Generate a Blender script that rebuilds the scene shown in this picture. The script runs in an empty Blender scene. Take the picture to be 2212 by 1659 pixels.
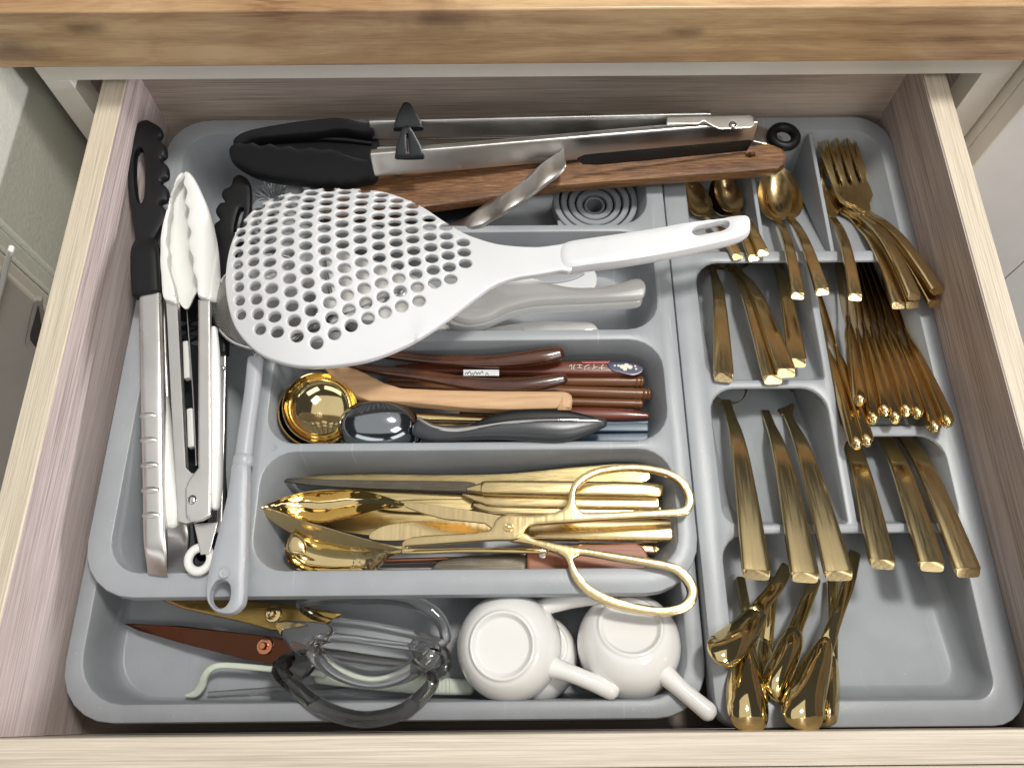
import bpy, bmesh, math, random
import numpy as np
from mathutils import Vector, Matrix
from mathutils.geometry import delaunay_2d_cdt
from mathutils.kdtree import KDTree
random.seed(7)
CM = 0.01
scene = bpy.context.scene
col = scene.collection
# ------------------------------------------------------------------ camera (solved from the photograph; coordinates in cm)
F, PITCH, ROLL, YAW = 1709.4, .39970, -.0037, -.0049
CAM = np.array([26.78, .6632, 42.864])
CX, CY = 1106., 829.5
def _rot():
    cp, sp = math.cos(PITCH), math.sin(PITCH)
    R = np.array([[1, 0, 0], [0, cp, -sp], [0, sp, cp]])
    Z = np.array([[math.cos(ROLL), -math.sin(ROLL), 0], [math.sin(ROLL), math.cos(ROLL), 0], [0, 0, 1]])
    Y = np.array([[math.cos(YAW), -math.sin(YAW), 0], [math.sin(YAW), math.cos(YAW), 0], [0, 0, 1]])
    return Y @ R @ Z
RC = _rot()
cd = bpy.data.cameras.new('camera'); cam = bpy.data.objects.new('camera', cd); col.objects.link(cam)
cd.sensor_width = 36; cd.lens = F / 2212 * 36; cd.clip_start = .01; cd.clip_end = 50
M4 = Matrix([[*RC[i], CAM[i] * CM] for i in range(3)] + [[0, 0, 0, 1]])
cam.matrix_world = M4
scene.camera = cam
# ------------------------------------------------------------------ light
w = bpy.data.worlds.new('World'); scene.world = w; w.use_nodes = True
w.node_tree.nodes['Background'].inputs[0].default_value = (.93, .95, 1, 1)
w.node_tree.nodes['Background'].inputs[1].default_value = .06
def area(name, loc, target, sx, sy, power, color):
    l = bpy.data.lights.new(name, 'AREA'); l.shape = 'RECTANGLE'; l.size = sx * CM; l.size_y = sy * CM
    l.energy = power; l.color = color
    o = bpy.data.objects.new(name, l); col.objects.link(o)
    o.location = Vector(loc) * CM
    o.rotation_euler = (Vector(target) - Vector(loc)).to_track_quat('-Z', 'Y').to_euler()
    return o
area('ceiling_bounce', (-10, 45, 225), (-9, 45, -5), 360, 370, 25, (1, .98, .95))
area('ceiling_lamp', (78, 60, 190), (30, 20, -5), 30, 26, 27, (1, .97, .91))
area('added_front_lamp', (140, -75, 220), (40, 20, -5), 80, 60, 13, (1, .98, .93))  # added unseen lamp, placed to make the fork ends shine
area('room_light', (-60, -170, 125), (28, 30, -5), 200, 60, 6.5, (1, .98, .95))
area('room_light_right', (150, -150, 125), (28, 30, -5), 130, 60, 5.5, (1, .98, .95))
area('window_light', (250, 16, 17), (0, 18, -2), 60, 12, 36, (.97, .92, .98))
scene.cycles.max_bounces = 14; scene.cycles.transmission_bounces = 14; scene.cycles.transparent_max_bounces = 12
scene.view_settings.view_transform = 'Standard'; scene.view_settings.look = 'None'
scene.view_settings.exposure = 0.17; scene.view_settings.gamma = 1
# ------------------------------------------------------------------ projection helpers
def ray(u, v):
    return RC @ np.array([(u - CX) / F, -(v - CY) / F, -1.])
def P(u, v, z):
    d = ray(u, v); return CAM + d * ((z - CAM[2]) / d[2])
def PXp(u, v, x):
    d = ray(u, v); return CAM + d * ((x - CAM[0]) / d[0])
def PYp(u, v, y):
    d = ray(u, v); return CAM + d * ((y - CAM[1]) / d[1])
def proj(p):
    q = RC.T @ (np.asarray(p, float) - CAM)
    return np.array([CX + F * q[0] / -q[2], CY - F * q[1] / -q[2]])
# ------------------------------------------------------------------ materials
def newmat(name):
    m = bpy.data.materials.new(name); m.use_nodes = True
    nt = m.node_tree; b = nt.nodes['Principled BSDF']
    return m, nt, b
def setp(b, **k):
    for a, v in k.items():
        b.inputs[a.replace('_', ' ')].default_value = v
def N(nt, t, **k):
    n = nt.nodes.new(t)
    for a, v in k.items():
        if a.startswith('i_'):
            n.inputs[a[2:].replace('_', ' ')].default_value = v
        else: setattr(n, a, v)
    return n
def coords(nt, scale=(1, 1, 1), rot=(0, 0, 0)):
    tc = N(nt, 'ShaderNodeTexCoord'); mp = N(nt, 'ShaderNodeMapping')
    mp.inputs['Scale'].default_value = scale; mp.inputs['Rotation'].default_value = rot
    nt.links.new(tc.outputs['Object'], mp.inputs[0]); return mp.outputs[0]
def bump(nt, b, h, s, d=.001):
    n = N(nt, 'ShaderNodeBump'); n.inputs['Strength'].default_value = s; n.inputs['Distance'].default_value = d
    nt.links.new(h, n.inputs['Height']); nt.links.new(n.outputs[0], b.inputs['Normal'])
def ramp(nt, fac, stops):
    r = N(nt, 'ShaderNodeValToRGB'); e = r.color_ramp.elements
    while len(e) < len(stops): e.new(.5)
    for x, (p, c) in zip(e, stops): x.position = p; x.color = (*c, 1)
    nt.links.new(fac, r.inputs[0]); return r.outputs[0]
def plastic(name, c, rough=.45, grain=.05, gs=900, var=.06, spec=.5, coat=0., wear=0.):
    m, nt, b = newmat(name); setp(b, Roughness=rough)
    b.inputs['Specular IOR Level'].default_value = spec
    b.inputs['Coat Weight'].default_value = coat; b.inputs['Coat Roughness'].default_value = .04
    v = coords(nt)
    n = N(nt, 'ShaderNodeTexNoise', i_Scale=35., i_Detail=4.); nt.links.new(v, n.inputs[0])
    c2 = tuple(x * (1 - var) for x in c); c3 = tuple(min(1, x * (1 + var)) for x in c)
    nt.links.new(ramp(nt, n.outputs[0], [(.35, c2), (.65, c3)]), b.inputs['Base Color'])
    g = N(nt, 'ShaderNodeTexNoise', i_Scale=float(gs), i_Detail=2.); nt.links.new(v, g.inputs[0])
    if grain: bump(nt, b, g.outputs[0], grain, .0004)
    if wear:
        sc = None
        for an, sx in ((.5, 40), (1.9, 55), (-.35, 30)):
            q = N(nt, 'ShaderNodeTexNoise', i_Scale=9., i_Detail=3., i_Roughness=.7); nt.links.new(coords(nt, (sx, 1.2, 1.2), (0, 0, an)), q.inputs[0])
            mr = N(nt, 'ShaderNodeMapRange'); mr.inputs[1].default_value = .69; mr.inputs[2].default_value = .74; nt.links.new(q.outputs[0], mr.inputs[0])
            if sc is None: sc = mr.outputs[0]
            else:
                mm = N(nt, 'ShaderNodeMath', operation='MAXIMUM'); nt.links.new(sc, mm.inputs[0]); nt.links.new(mr.outputs[0], mm.inputs[1]); sc = mm.outputs[0]
        du = N(nt, 'ShaderNodeTexNoise', i_Scale=420., i_Detail=2.); nt.links.new(v, du.inputs[0])
        dm = N(nt, 'ShaderNodeMapRange'); dm.inputs[1].default_value = .73; dm.inputs[2].default_value = .78; nt.links.new(du.outputs[0], dm.inputs[0])
        mm = N(nt, 'ShaderNodeMath', operation='MAXIMUM'); nt.links.new(sc, mm.inputs[0]); nt.links.new(dm.outputs[0], mm.inputs[1])
        k_ = N(nt, 'ShaderNodeMath', operation='MULTIPLY'); k_.inputs[1].default_value = wear; nt.links.new(mm.outputs[0], k_.inputs[0])
        mi = N(nt, 'ShaderNodeMix'); mi.data_type = 'RGBA'; nt.links.new(k_.outputs[0], mi.inputs[0])
        nt.links.new(b.inputs['Base Color'].links[0].from_socket, mi.inputs[6]); mi.inputs[7].default_value = (.52, .52, .50, 1); nt.links.new(mi.outputs[2], b.inputs['Base Color'])
    r = N(nt, 'ShaderNodeMapRange'); r.inputs[3].default_value = rough * .85; r.inputs[4].default_value = min(1, rough * 1.2)
    nt.links.new(n.outputs[0], r.inputs[0]); nt.links.new(r.outputs[0], b.inputs['Roughness'])
    return m
def metal(name, c, rough, streak=0., axis=1, aniso=0., tarn=.18):
    m, nt, b = newmat(name); setp(b, Metallic=1., Roughness=rough)
    v = coords(nt)
    n = N(nt, 'ShaderNodeTexNoise', i_Scale=28., i_Detail=5., i_Roughness=.6); nt.links.new(v, n.inputs[0])
    c2 = (c[0] * (1 - tarn), c[1] * (1 - tarn * 1.35), c[2] * (1 - tarn * 1.8))
    nt.links.new(ramp(nt, n.outputs[0], [(.38, c2), (.62, c)]), b.inputs['Base Color'])
    sc = [260., 260., 260.]; sc[axis] = 9.
    s = N(nt, 'ShaderNodeTexNoise', i_Scale=4., i_Detail=3.); nt.links.new(coords(nt, tuple(sc)), s.inputs[0])
    r = N(nt, 'ShaderNodeMapRange'); r.inputs[1].default_value = .3; r.inputs[2].default_value = .7
    r.inputs[3].default_value = rough * .75; r.inputs[4].default_value = rough * 1.3
    nt.links.new(s.outputs[0] if streak else n.outputs[0], r.inputs[0]); nt.links.new(r.outputs[0], b.inputs['Roughness'])
    if streak: bump(nt, b, s.outputs[0], streak, .0003)
    return m
def wood(name, dark, mid, light, axis, rough=.5, ring=8., fine=60., stretch=.06, bumpy=.25, coat=0., dist=1.5, gw=.45):
    m, nt, b = newmat(name); setp(b, Roughness=rough); b.inputs['Coat Weight'].default_value = coat; b.inputs['Coat Roughness'].default_value = .12
    sc = [1., 1., 1.]; sc[axis] = stretch
    v = coords(nt, tuple(sc))
    wv = N(nt, 'ShaderNodeTexNoise', i_Scale=ring * 2.2, i_Detail=6., i_Roughness=.62, i_Distortion=dist); nt.links.new(v, wv.inputs[0])
    fn = N(nt, 'ShaderNodeTexNoise', i_Scale=fine * 10, i_Detail=5., i_Roughness=.7, i_Distortion=.3)
    sc2 = [1., 1., 1.]; sc2[axis] = stretch * .5
    nt.links.new(coords(nt, tuple(sc2)), fn.inputs[0])
    mx = N(nt, 'ShaderNodeMath', operation='MULTIPLY_ADD'); mx.inputs[1].default_value = 1 - gw
    nt.links.new(wv.outputs[0], mx.inputs[0])
    f2 = N(nt, 'ShaderNodeMath', operation='MULTIPLY'); f2.inputs[1].default_value = gw; nt.links.new(fn.outputs[0], f2.inputs[0])
    nt.links.new(f2.outputs[0], mx.inputs[2])
    nt.links.new(ramp(nt, mx.outputs[0], [(.36, dark), (.49, mid), (.62, light)]), b.inputs['Base Color'])
    bump(nt, b, fn.outputs[0], bumpy, .0006)
    return m
def glass(name, c, ior=1.49, rough=.02, tint=None):
    m, nt, b = newmat(name); setp(b, Base_Color=(*c, 1), Roughness=rough, IOR=ior)
    b.inputs['Transmission Weight'].default_value = 1.
    if tint:
        va = N(nt, 'ShaderNodeVolumeAbsorption'); va.inputs[0].default_value = (*tint[0], 1); va.inputs[1].default_value = tint[1]
        nt.links.new(va.outputs[0], nt.nodes['Material Output'].inputs['Volume'])
    return m
G = {}
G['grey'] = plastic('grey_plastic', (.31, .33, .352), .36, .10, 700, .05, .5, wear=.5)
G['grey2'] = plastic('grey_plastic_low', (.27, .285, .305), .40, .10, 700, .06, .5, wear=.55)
G['greyh'] = plastic('grey_handle', (.36, .375, .40), .38, .06, 600, .03)
G['silgrey'] = plastic('grey_silicone', (.27, .29, .31), .5, .05, 600, .05)
G['black'] = plastic('black_silicone', (.005, .0055, .0065), .45, .08, 1200, .1, .3)
G['blackh'] = plastic('black_nylon', (.010, .012, .014), .34, .06, 900, .1, .35)
G['dgrey'] = plastic('dark_grey_grip', (.045, .05, .055), .3, .04, 900, .06)
G['white'] = plastic('white_silicone', (.76, .76, .73), .42, .03, 600, .01)
G['wplast'] = plastic('white_nylon', (.68, .69, .705), .30, .03, 500, .01)
G['ceram'] = plastic('white_ceramic', (.82, .81, .79), .08, .0, 500, .012, .5, .8)
G['laq'] = plastic('painted_white', (.74, .71, .64), .42, .05, 400, .02)
G['laqr'] = plastic('painted_white_door', (.74, .72, .68), .35, .04, 400, .02)
G['frid'] = plastic('beige_door', (.50, .46, .40), .38, .05, 500, .02)
G['gold'] = metal('brushed_gold', (.74, .59, .32), .20, .015, 1, tarn=.10)
G['goldx'] = metal('brushed_gold_cross', (.72, .57, .30), .22, .015, 0, tarn=.10)
G['goldp'] = metal('polished_gold', (.86, .70, .37), .075, 0, tarn=.12)
G['goldk'] = metal('polished_amber_gold', (.80, .58, .27), .16, 0, tarn=.15)
G['steel'] = metal('brushed_steel', (.66, .645, .625), .33, 0, 1, tarn=.03)
G['steelx'] = metal('brushed_steel_cross', (.66, .645, .625), .34, 0, 0, tarn=.03)
G['steelp'] = metal('polished_steel', (.66, .66, .66), .07, 0, tarn=.04)
G['darksteel'] = metal('dark_chrome', (.30, .33, .36), .10, 0, tarn=.05)
G['copper'] = metal('copper', (.62, .27, .15), .12, 0, tarn=.1)
G['brownm'] = metal('bronze_blade', (.10, .042, .024), .16, .01, 0, tarn=.08)
G['goldm'] = metal('aged_gold_blade', (.36, .25, .08), .22, .01, 0, tarn=.08)
G['bladeg'] = metal('satin_gold_blade', (.50, .40, .20), .30, .08, 0, tarn=.1)
G['bladed'] = metal('dark_blade', (.16, .145, .12), .25, .08, 0, tarn=.2)
G['ashy'] = wood('ash_laminate_y', (.40, .33, .24), (.56, .49, .38), (.70, .63, .50), 1, .5, 9, 110, .022, .4, gw=.62)
G['ashx'] = wood('ash_laminate_x', (.38, .32, .25), (.53, .46, .37), (.67, .59, .48), 0, .5, 9, 110, .022, .4, gw=.62)
G['ashdy'] = wood('ash_laminate_inner_shaded_y', (.22, .165, .145), (.48, .40, .375), (.64, .555, .53), 1, .5, 9, 110, .022, .45, gw=.62)  # inner wood tone with some shade and cool pink light mixed into the colour
G['ashdx'] = wood('ash_laminate_inner_shaded_x', (.28, .215, .17), (.52, .43, .365), (.66, .57, .495), 0, .5, 9, 110, .022, .45, gw=.62)  # back panel wood tone, part of it shade put into the colour
G['floorw'] = wood('drawer_bottom_wood', (.10, .07, .05), (.15, .11, .085), (.2, .15, .12), 0, .5, 9, 110, .022, .4, gw=.62)
def oakmat():
    m, nt, b = newmat('knotty_maple_counter'); setp(b, Roughness=.36); b.inputs['Coat Weight'].default_value = .12; b.inputs['Coat Roughness'].default_value = .15
    L = nt.links
    n0 = N(nt, 'ShaderNodeTexNoise', i_Scale=9., i_Detail=3., i_Distortion=.6); L.new(coords(nt, (.5, 1, 1)), n0.inputs[0])
    n1 = N(nt, 'ShaderNodeTexNoise', i_Scale=40., i_Detail=7., i_Roughness=.62, i_Distortion=1.8); L.new(coords(nt, (.22, 1, 1.3)), n1.inputs[0])
    n2 = N(nt, 'ShaderNodeTexNoise', i_Scale=900., i_Detail=4., i_Roughness=.6); L.new(coords(nt, (.05, 1, 1)), n2.inputs[0])
    wv = N(nt, 'ShaderNodeTexWave', i_Scale=14., i_Distortion=16., i_Detail=2., i_Detail_Scale=.7); wv.bands_direction = 'Z'; L.new(coords(nt, (.16, 1, 1)), wv.inputs[0])
    def mul(x, k):
        q = N(nt, 'ShaderNodeMath', operation='MULTIPLY'); q.inputs[1].default_value = k; L.new(x, q.inputs[0]); return q.outputs[0]
    def add(x, y):
        q = N(nt, 'ShaderNodeMath', operation='ADD'); L.new(x, q.inputs[0]); L.new(y, q.inputs[1]); return q.outputs[0]
    v = add(add(mul(n0.outputs[0], .40), mul(n1.outputs[0], .34)), add(mul(n2.outputs[0], .22), mul(wv.outputs[0], .08)))
    c = ramp(nt, v, [(.36, (.20, .105, .045)), (.44, (.37, .215, .105)), (.52, (.47, .30, .155)), (.62, (.62, .43, .23))])
    tc = N(nt, 'ShaderNodeTexCoord'); dn = N(nt, 'ShaderNodeTexNoise', i_Scale=60., i_Detail=3.); L.new(tc.outputs['Object'], dn.inputs[0])
    for (u, w_, r, sx) in ((12, 108, .0125, .45), (170, 60, .0055, .3), (945, 42, .009, .3), (1480, 70, .005, .4)):
        p = (PYp(u, w_, 40.5) - np.array([30, 70.25, 2.85])) * CM
        sb = N(nt, 'ShaderNodeVectorMath', operation='SUBTRACT'); L.new(tc.outputs['Object'], sb.inputs[0]); sb.inputs[1].default_value = p
        ml = N(nt, 'ShaderNodeVectorMath', operation='MULTIPLY'); L.new(sb.outputs[0], ml.inputs[0]); ml.inputs[1].default_value = (sx, .3, 1)
        ln = N(nt, 'ShaderNodeVectorMath', operation='LENGTH'); L.new(ml.outputs[0], ln.inputs[0])
        ds = add(ln.outputs['Value'], mul(dn.outputs[0], r * 1.4))
        mr = N(nt, 'ShaderNodeMapRange'); mr.inputs[1].default_value = r * .8; mr.inputs[2].default_value = r * 1.9; mr.inputs[3].default_value = .75; mr.inputs[4].default_value = 0; L.new(ds, mr.inputs[0])
        mi = N(nt, 'ShaderNodeMix'); mi.data_type = 'RGBA'; L.new(mr.outputs[0], mi.inputs[0]); L.new(c, mi.inputs[6]); mi.inputs[7].default_value = (.13, .07, .035, 1); c = mi.outputs[2]
    L.new(c, b.inputs['Base Color']); bump(nt, b, n2.outputs[0], .12, .0005); return m
G['oak'] = oakmat()
G['wenge'] = wood('wenge', (.040, .014, .005), (.17, .075, .028), (.38, .20, .08), 0, .42, 14, 120, .035, .7, gw=.6)
G['beech'] = wood('beech', (.42, .23, .11), (.56, .34, .18), (.66, .43, .24), 0, .5, 8, 40, .07, .2)
G['cutend'] = wood('beech_end_grain', (.36, .19, .08), (.48, .28, .13), (.56, .35, .18), 1, .6, 30, 90, .5, .3)
G['rose'] = wood('lacquered_rosewood', (.022, .007, .003), (.065, .020, .008), (.13, .042, .017), 0, .22, 10, 30, .05, .1, .7)
G['bamb'] = wood('lacquered_brown', (.06, .022, .009), (.14, .055, .021), (.22, .09, .035), 0, .3, 10, 30, .05, .2, .4)
G['redw'] = wood('red_lacquer_wood', (.07, .012, .006), (.12, .024, .010), (.17, .04, .018), 0, .3, 10, 30, .05, .2, .4)
G['cher'] = wood('red_handle_wood', (.16, .045, .018), (.27, .085, .036), (.38, .14, .065), 0, .42, 12, 40, .05, .4)
G['blue'] = plastic('blue_lacquer', (.05, .09, .13), .3, .05, 600, .1)
G['navy'] = plastic('navy_lacquer', (.008, .012, .06), .25, 0, 600, .1)
G['print'] = plastic('silver_print', (.62, .60, .50), .4, 0, 600, .05)
G['ink'] = plastic('black_ink', (.01, .01, .01), .5, 0, 600, .05)
G['red'] = plastic('red_print', (.35, .02, .02), .35, 0, 600, .05)
G['mint'] = plastic('pale_green', (.52, .57, .48), .35, .03, 600, .04)
G['clear'] = glass('clear_acrylic', (1, 1, 1), 1.49, .01, ((.85, .88, .86), 3))
G['smoke'] = glass('smoked_acrylic', (.80, .79, .78), 1.49, .015, ((.22, .20, .19), 85))
G['film'] = glass('plastic_film', (1, 1, 1), 1.3, .12)
G['dark'] = plastic('painted_shade', (.04, .032, .025), .6, 0, 300, .05)  # near-black colour standing in for shade in hollows
G['tile'] = plastic('floor_tile', (.35, .33, .30), .4, .05, 300, .05)
def texturedwall():
    m, nt, b = newmat('textured_green_grey_panel'); setp(b, Roughness=.42)
    v = coords(nt, (1, 1, 1))
    n = N(nt, 'ShaderNodeTexVoronoi', i_Scale=330.); n.feature = 'SMOOTH_F1'; nt.links.new(v, n.inputs[0])
    n2 = N(nt, 'ShaderNodeTexNoise', i_Scale=260., i_Detail=4., i_Distortion=1.5); nt.links.new(v, n2.inputs[0])
    a = N(nt, 'ShaderNodeMath', operation='ADD'); nt.links.new(n.outputs[0], a.inputs[0]); nt.links.new(n2.outputs[0], a.inputs[1])
    bump(nt, b, a.outputs[0], .22, .0008)
    nt.links.new(ramp(nt, n2.outputs[0], [(.3, (.48, .485, .42)), (.7, (.53, .535, .465))]), b.inputs['Base Color'])
    return m
G['wall'] = texturedwall()
def meshmat():
    m, nt, b = newmat('woven_steel_mesh'); setp(b, Metallic=1., Roughness=.3, Base_Color=(.5, .49, .46, 1))
    v = coords(nt, (1, 1, 1), (0, 0, .6))
    s = N(nt, 'ShaderNodeSeparateXYZ'); nt.links.new(v, s.inputs[0])
    o = []
    for ax in (0, 1):
        k = N(nt, 'ShaderNodeMath', operation='MULTIPLY'); k.inputs[1].default_value = 5200.; nt.links.new(s.outputs[ax], k.inputs[0])
        c = N(nt, 'ShaderNodeMath', operation='SINE'); nt.links.new(k.outputs[0], c.inputs[0]); o.append(c)
    mx = N(nt, 'ShaderNodeMath', operation='MAXIMUM'); nt.links.new(o[0].outputs[0], mx.inputs[0]); nt.links.new(o[1].outputs[0], mx.inputs[1])
    g = N(nt, 'ShaderNodeMath', operation='GREATER_THAN'); g.inputs[1].default_value = .15; nt.links.new(mx.outputs[0], g.inputs[0])
    nt.links.new(g.outputs[0], b.inputs['Alpha']); bump(nt, b, mx.outputs[0], .8, .0006)
    return m
G['mesh'] = meshmat()
# ------------------------------------------------------------------ mesh helpers (all in cm)
class MD:
    """vertex / face collector"""
    def __init__(s): s.v = []; s.f = []
    def add(s, v, f):
        o = len(s.v); s.v += [tuple(map(float, p)) for p in v]; s.f += [tuple(i + o for i in q) for q in f]; return s
def catmull(pts, closed=False, sub=6):
    p = np.array(pts, float); n = len(p); out = []
    rng = range(n) if closed else range(n - 1)
    for i in rng:
        a, b, c, d = (p[(i - 1) % n], p[i], p[(i + 1) % n], p[(i + 2) % n]) if closed else (p[max(i - 1, 0)], p[i], p[i + 1], p[min(i + 2, n - 1)])
        for k in range(sub):
            t = k / sub
            out.append(.5 * ((2 * b) + (-a + c) * t + (2 * a - 5 * b + 4 * c - d) * t * t + (-a + 3 * b - 3 * c + d) * t ** 3))
    if not closed: out.append(p[-1])
    return np.array(out)
def resamp(loop, step):
    out = []; n = len(loop)
    for i in range(n):
        a, b = loop[i], loop[(i + 1) % n]; k = max(1, int(np.hypot(*(b - a)) / step))
        for j in range(k): out.append(a + (b - a) * j / k)
    return np.array(out)
def inside(pts, loop):
    res = np.zeros(len(pts), bool)
    lo = loop.min(0); hi = loop.max(0)
    idx = np.nonzero((pts[:, 0] >= lo[0]) & (pts[:, 0] <= hi[0]) & (pts[:, 1] >= lo[1]) & (pts[:, 1] <= hi[1]))[0]
    if not len(idx): return res
    x, y = pts[idx, 0][:, None], pts[idx, 1][:, None]
    x1, y1 = loop[:, 0][None], loop[:, 1][None]; q = np.roll(loop, -1, 0); x2, y2 = q[:, 0][None], q[:, 1][None]
    dy = np.where(y2 == y1, 1e-12, y2 - y1)
    c = ((y1 > y) != (y2 > y)) & (x < (x2 - x1) * (y - y1) / dy + x1)
    res[idx] = c.sum(1) % 2 == 1
    return res
def segdist(pts, loops):
    A = np.concatenate(loops); B = np.concatenate([np.roll(L, -1, 0) for L in loops]); C = np.concatenate([np.roll(L, 1, 0) for L in loops])
    kd = KDTree(len(A))
    for i, p in enumerate(A): kd.insert((p[0], p[1], 0), i)
    kd.balance()
    near = np.array([kd.find((p[0], p[1], 0))[1] for p in pts], int) if len(pts) else np.zeros(0, int)
    d = np.full(len(pts), 1e9)
    for E in (B, C):
        a = A[near]; ab = E[near] - a; q = pts - a
        t = np.clip((q * ab).sum(1) / ((ab ** 2).sum(1) + 1e-12), 0, 1)
        d = np.minimum(d, np.linalg.norm(q - t[:, None] * ab, axis=1))
    return d
def Zl(a, b):
    """height varying linearly from (u,v,z) a to b"""
    A = np.array(a[:2], float); D = np.array(b[:2], float) - A; L = D @ D
    return lambda u, v: a[2] + (b[2] - a[2]) * min(1.25, max(-.25, ((u - A[0]) * D[0] + (v - A[1]) * D[1]) / L))
def puff(outline, Z, h, R, holes=(), e=.0, grid=9., step=5., smooth=True, dish=None, M=P, hb=None, sub=4):
    """plate of real thickness: outline (+holes) in u,v, height Z(u,v), rounded edges over R; returns MD"""
    f = (lambda L: resamp(catmull(L, True, sub) if smooth else np.array(L, float), step))
    loops = [f(outline)] + [f(H) for H in holes]
    if hb is None: hb = h
    pts = [L for L in loops]; allin = []
    lo = loops[0].min(0); hi = loops[0].max(0)
    gx, gy = np.meshgrid(np.arange(lo[0], hi[0], grid), np.arange(lo[1], hi[1], grid)); g = np.c_[gx.ravel(), gy.ravel()]
    g[::2] += grid * .13
    cand = []
    for r in (.16, .42, .78, 1.2):
        for L in loops:
            t = np.roll(L, -1, 0) - np.roll(L, 1, 0); t /= np.linalg.norm(t, axis=1)[:, None] + 1e-9
            nrm = np.c_[-t[:, 1], t[:, 0]]
            k = 1 if r < .3 else max(1, int(r * R / step))
            cand.append(((L + nrm * r * R)[::k], r * R)); cand.append(((L - nrm * r * R)[::k], r * R))
    cand.append((g, max(R * 1.25, grid * .45)))
    cand.append((g, max(R * .5, grid * .6)))
    ins = []
    for c, md in cand:
        d = segdist(c, loops); ok = inside(c, loops[0]) & (d >= md * .93)
        for H in loops[1:]: ok &= ~inside(c, H)
        ins.append(c[ok])
    ins = np.concatenate(ins)
    # thin out duplicates
    seen = {}; keep = []
    cell = min(step * .62, max(R * .2, .02 if M is not P else 1.))
    for i, p in enumerate(ins):
        k = (int(p[0] // cell), int(p[1] // cell)); bad = False
        for a_ in (-1, 0, 1):
            for b_ in (-1, 0, 1):
                o_ = seen.get((k[0] + a_, k[1] + b_))
                if o_ is not None and abs(o_[0] - p[0]) + abs(o_[1] - p[1]) < cell * 1.1: bad = True
        if bad: continue
        seen[k] = p; keep.append(i)
    ins = ins[keep]
    V = np.concatenate(loops + [ins]); ed = []; o = 0
    for L in loops:
        n = len(L); ed += [(o + i, o + (i + 1) % n) for i in range(n)]; o += n
    nb = o
    r = delaunay_2d_cdt([Vector(p) for p in V], ed, [], 0, 1e-5)
    vv = np.array([tuple(p) for p in r[0]]); tri = [t for t in r[2] if len(t) == 3]
    cen = np.array([vv[list(t)].mean(0) for t in tri]); ok = inside(cen, loops[0])
    for H in loops[1:]: ok &= ~inside(cen, H)
    tri = [t for t, k in zip(tri, ok) if k]
    d = segdist(vv, loops)
    x = np.clip(d / R, 0, 1); pr = np.sqrt(np.clip(1 - (1 - x) ** 2, 0, 1))
    bnd = d < 1e-3
    zf = Z if callable(Z) else (lambda u, v: Z)
    zz = np.array([zf(*p) for p in vv])
    free = ~bnd
    if R >= 5 or dish or M is not P:
        tr = np.array(tri); pa, pb, pc = vv[tr[:, 0]], vv[tr[:, 1]], vv[tr[:, 2]]
        def cot(p, q, r):
            x_, y_ = q - p, r - p; cr = np.abs(x_[:, 0] * y_[:, 1] - x_[:, 1] * y_[:, 0]) + 1e-9; return np.clip((x_ * y_).sum(1) / cr, -3, 3)
        I = np.concatenate([tr[:, 1], tr[:, 0], tr[:, 0]]); J = np.concatenate([tr[:, 2], tr[:, 2], tr[:, 1]])
        Wt = np.maximum(np.concatenate([cot(pa, pb, pc), cot(pb, pa, pc), cot(pc, pa, pb)]) * .5, 0.01)
        ar = np.abs((pb - pa)[:, 0] * (pc - pa)[:, 1] - (pb - pa)[:, 1] * (pc - pa)[:, 0]) / 6
        nv = len(vv); mass = sum(np.bincount(tr[:, k], weights=ar, minlength=nv) for k in range(3)) + 1e-9
        deg = np.bincount(I, weights=Wt, minlength=nv) + np.bincount(J, weights=Wt, minlength=nv)
        def solve(l):
            def A_(x): return mass * x + l * l * (deg * x - np.bincount(I, weights=Wt * x[J], minlength=nv) - np.bincount(J, weights=Wt * x[I], minlength=nv))
            D = mass + l * l * deg; x = np.zeros(nv); r_ = np.where(free, mass, 0.); z_ = r_ / D; p_ = z_.copy(); rz = r_ @ z_
            for _ in range(140):
                q_ = A_(p_) * free; al = rz / (p_ @ q_ + 1e-30); x += al * p_; r_ = r_ - al * q_
                if np.abs(r_).max() < 1e-4 * mass.max(): break
                z_ = r_ / D; n_ = r_ @ z_; p_ = z_ + n_ / rz * p_; rz = n_
            return np.clip(x / max(x.max(), 1e-6), 0, 1)
        if R >= 5 or M is not P:
            ph = solve(R * .42); pr = np.sqrt(np.clip(1 - (1 - ph) ** 2, 0, 1))
        if dish: zz = zz - dish[0] * solve(dish[1] * .55)
    ht = e / 2 + (h / 2 - e / 2) * pr; hl = e / 2 + (hb / 2 - e / 2) * pr
    base = [np.array(M(p[0], p[1], z)) for p, z in zip(vv, zz)]
    top = [b + np.array([0, 0, a]) for b, a in zip(base, ht)]
    bot = [b - np.array([0, 0, a]) for b, a in zip(base, hl)]
    md = MD(); n = len(vv)
    A = np.array(base)
    # orientation test
    t0 = tri[0]; nz = np.cross(A[t0[1]] - A[t0[0]], A[t0[2]] - A[t0[0]])[2]
    ft = [t if nz > 0 else t[::-1] for t in tri]
    if e <= 1e-6:
        idx = {}; bv = []
        for i in range(n):
            if bnd[i]: idx[i] = i
            else: idx[i] = n + len(bv); bv.append(bot[i])
        md.add(top + bv, ft + [tuple(idx[i] for i in t[::-1]) for t in ft])
    else:
        from collections import Counter
        cnt = Counter()
        for t in ft:
            for a, b in ((t[0], t[1]), (t[1], t[2]), (t[2], t[0])): cnt[(a, b)] += 1
        side = [(b, a, a + n, b + n) for (a, b) in cnt if (b, a) not in cnt]
        md.add(top + bot, ft + [tuple(i + n for i in t[::-1]) for t in ft] + side)
    return md
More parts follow.
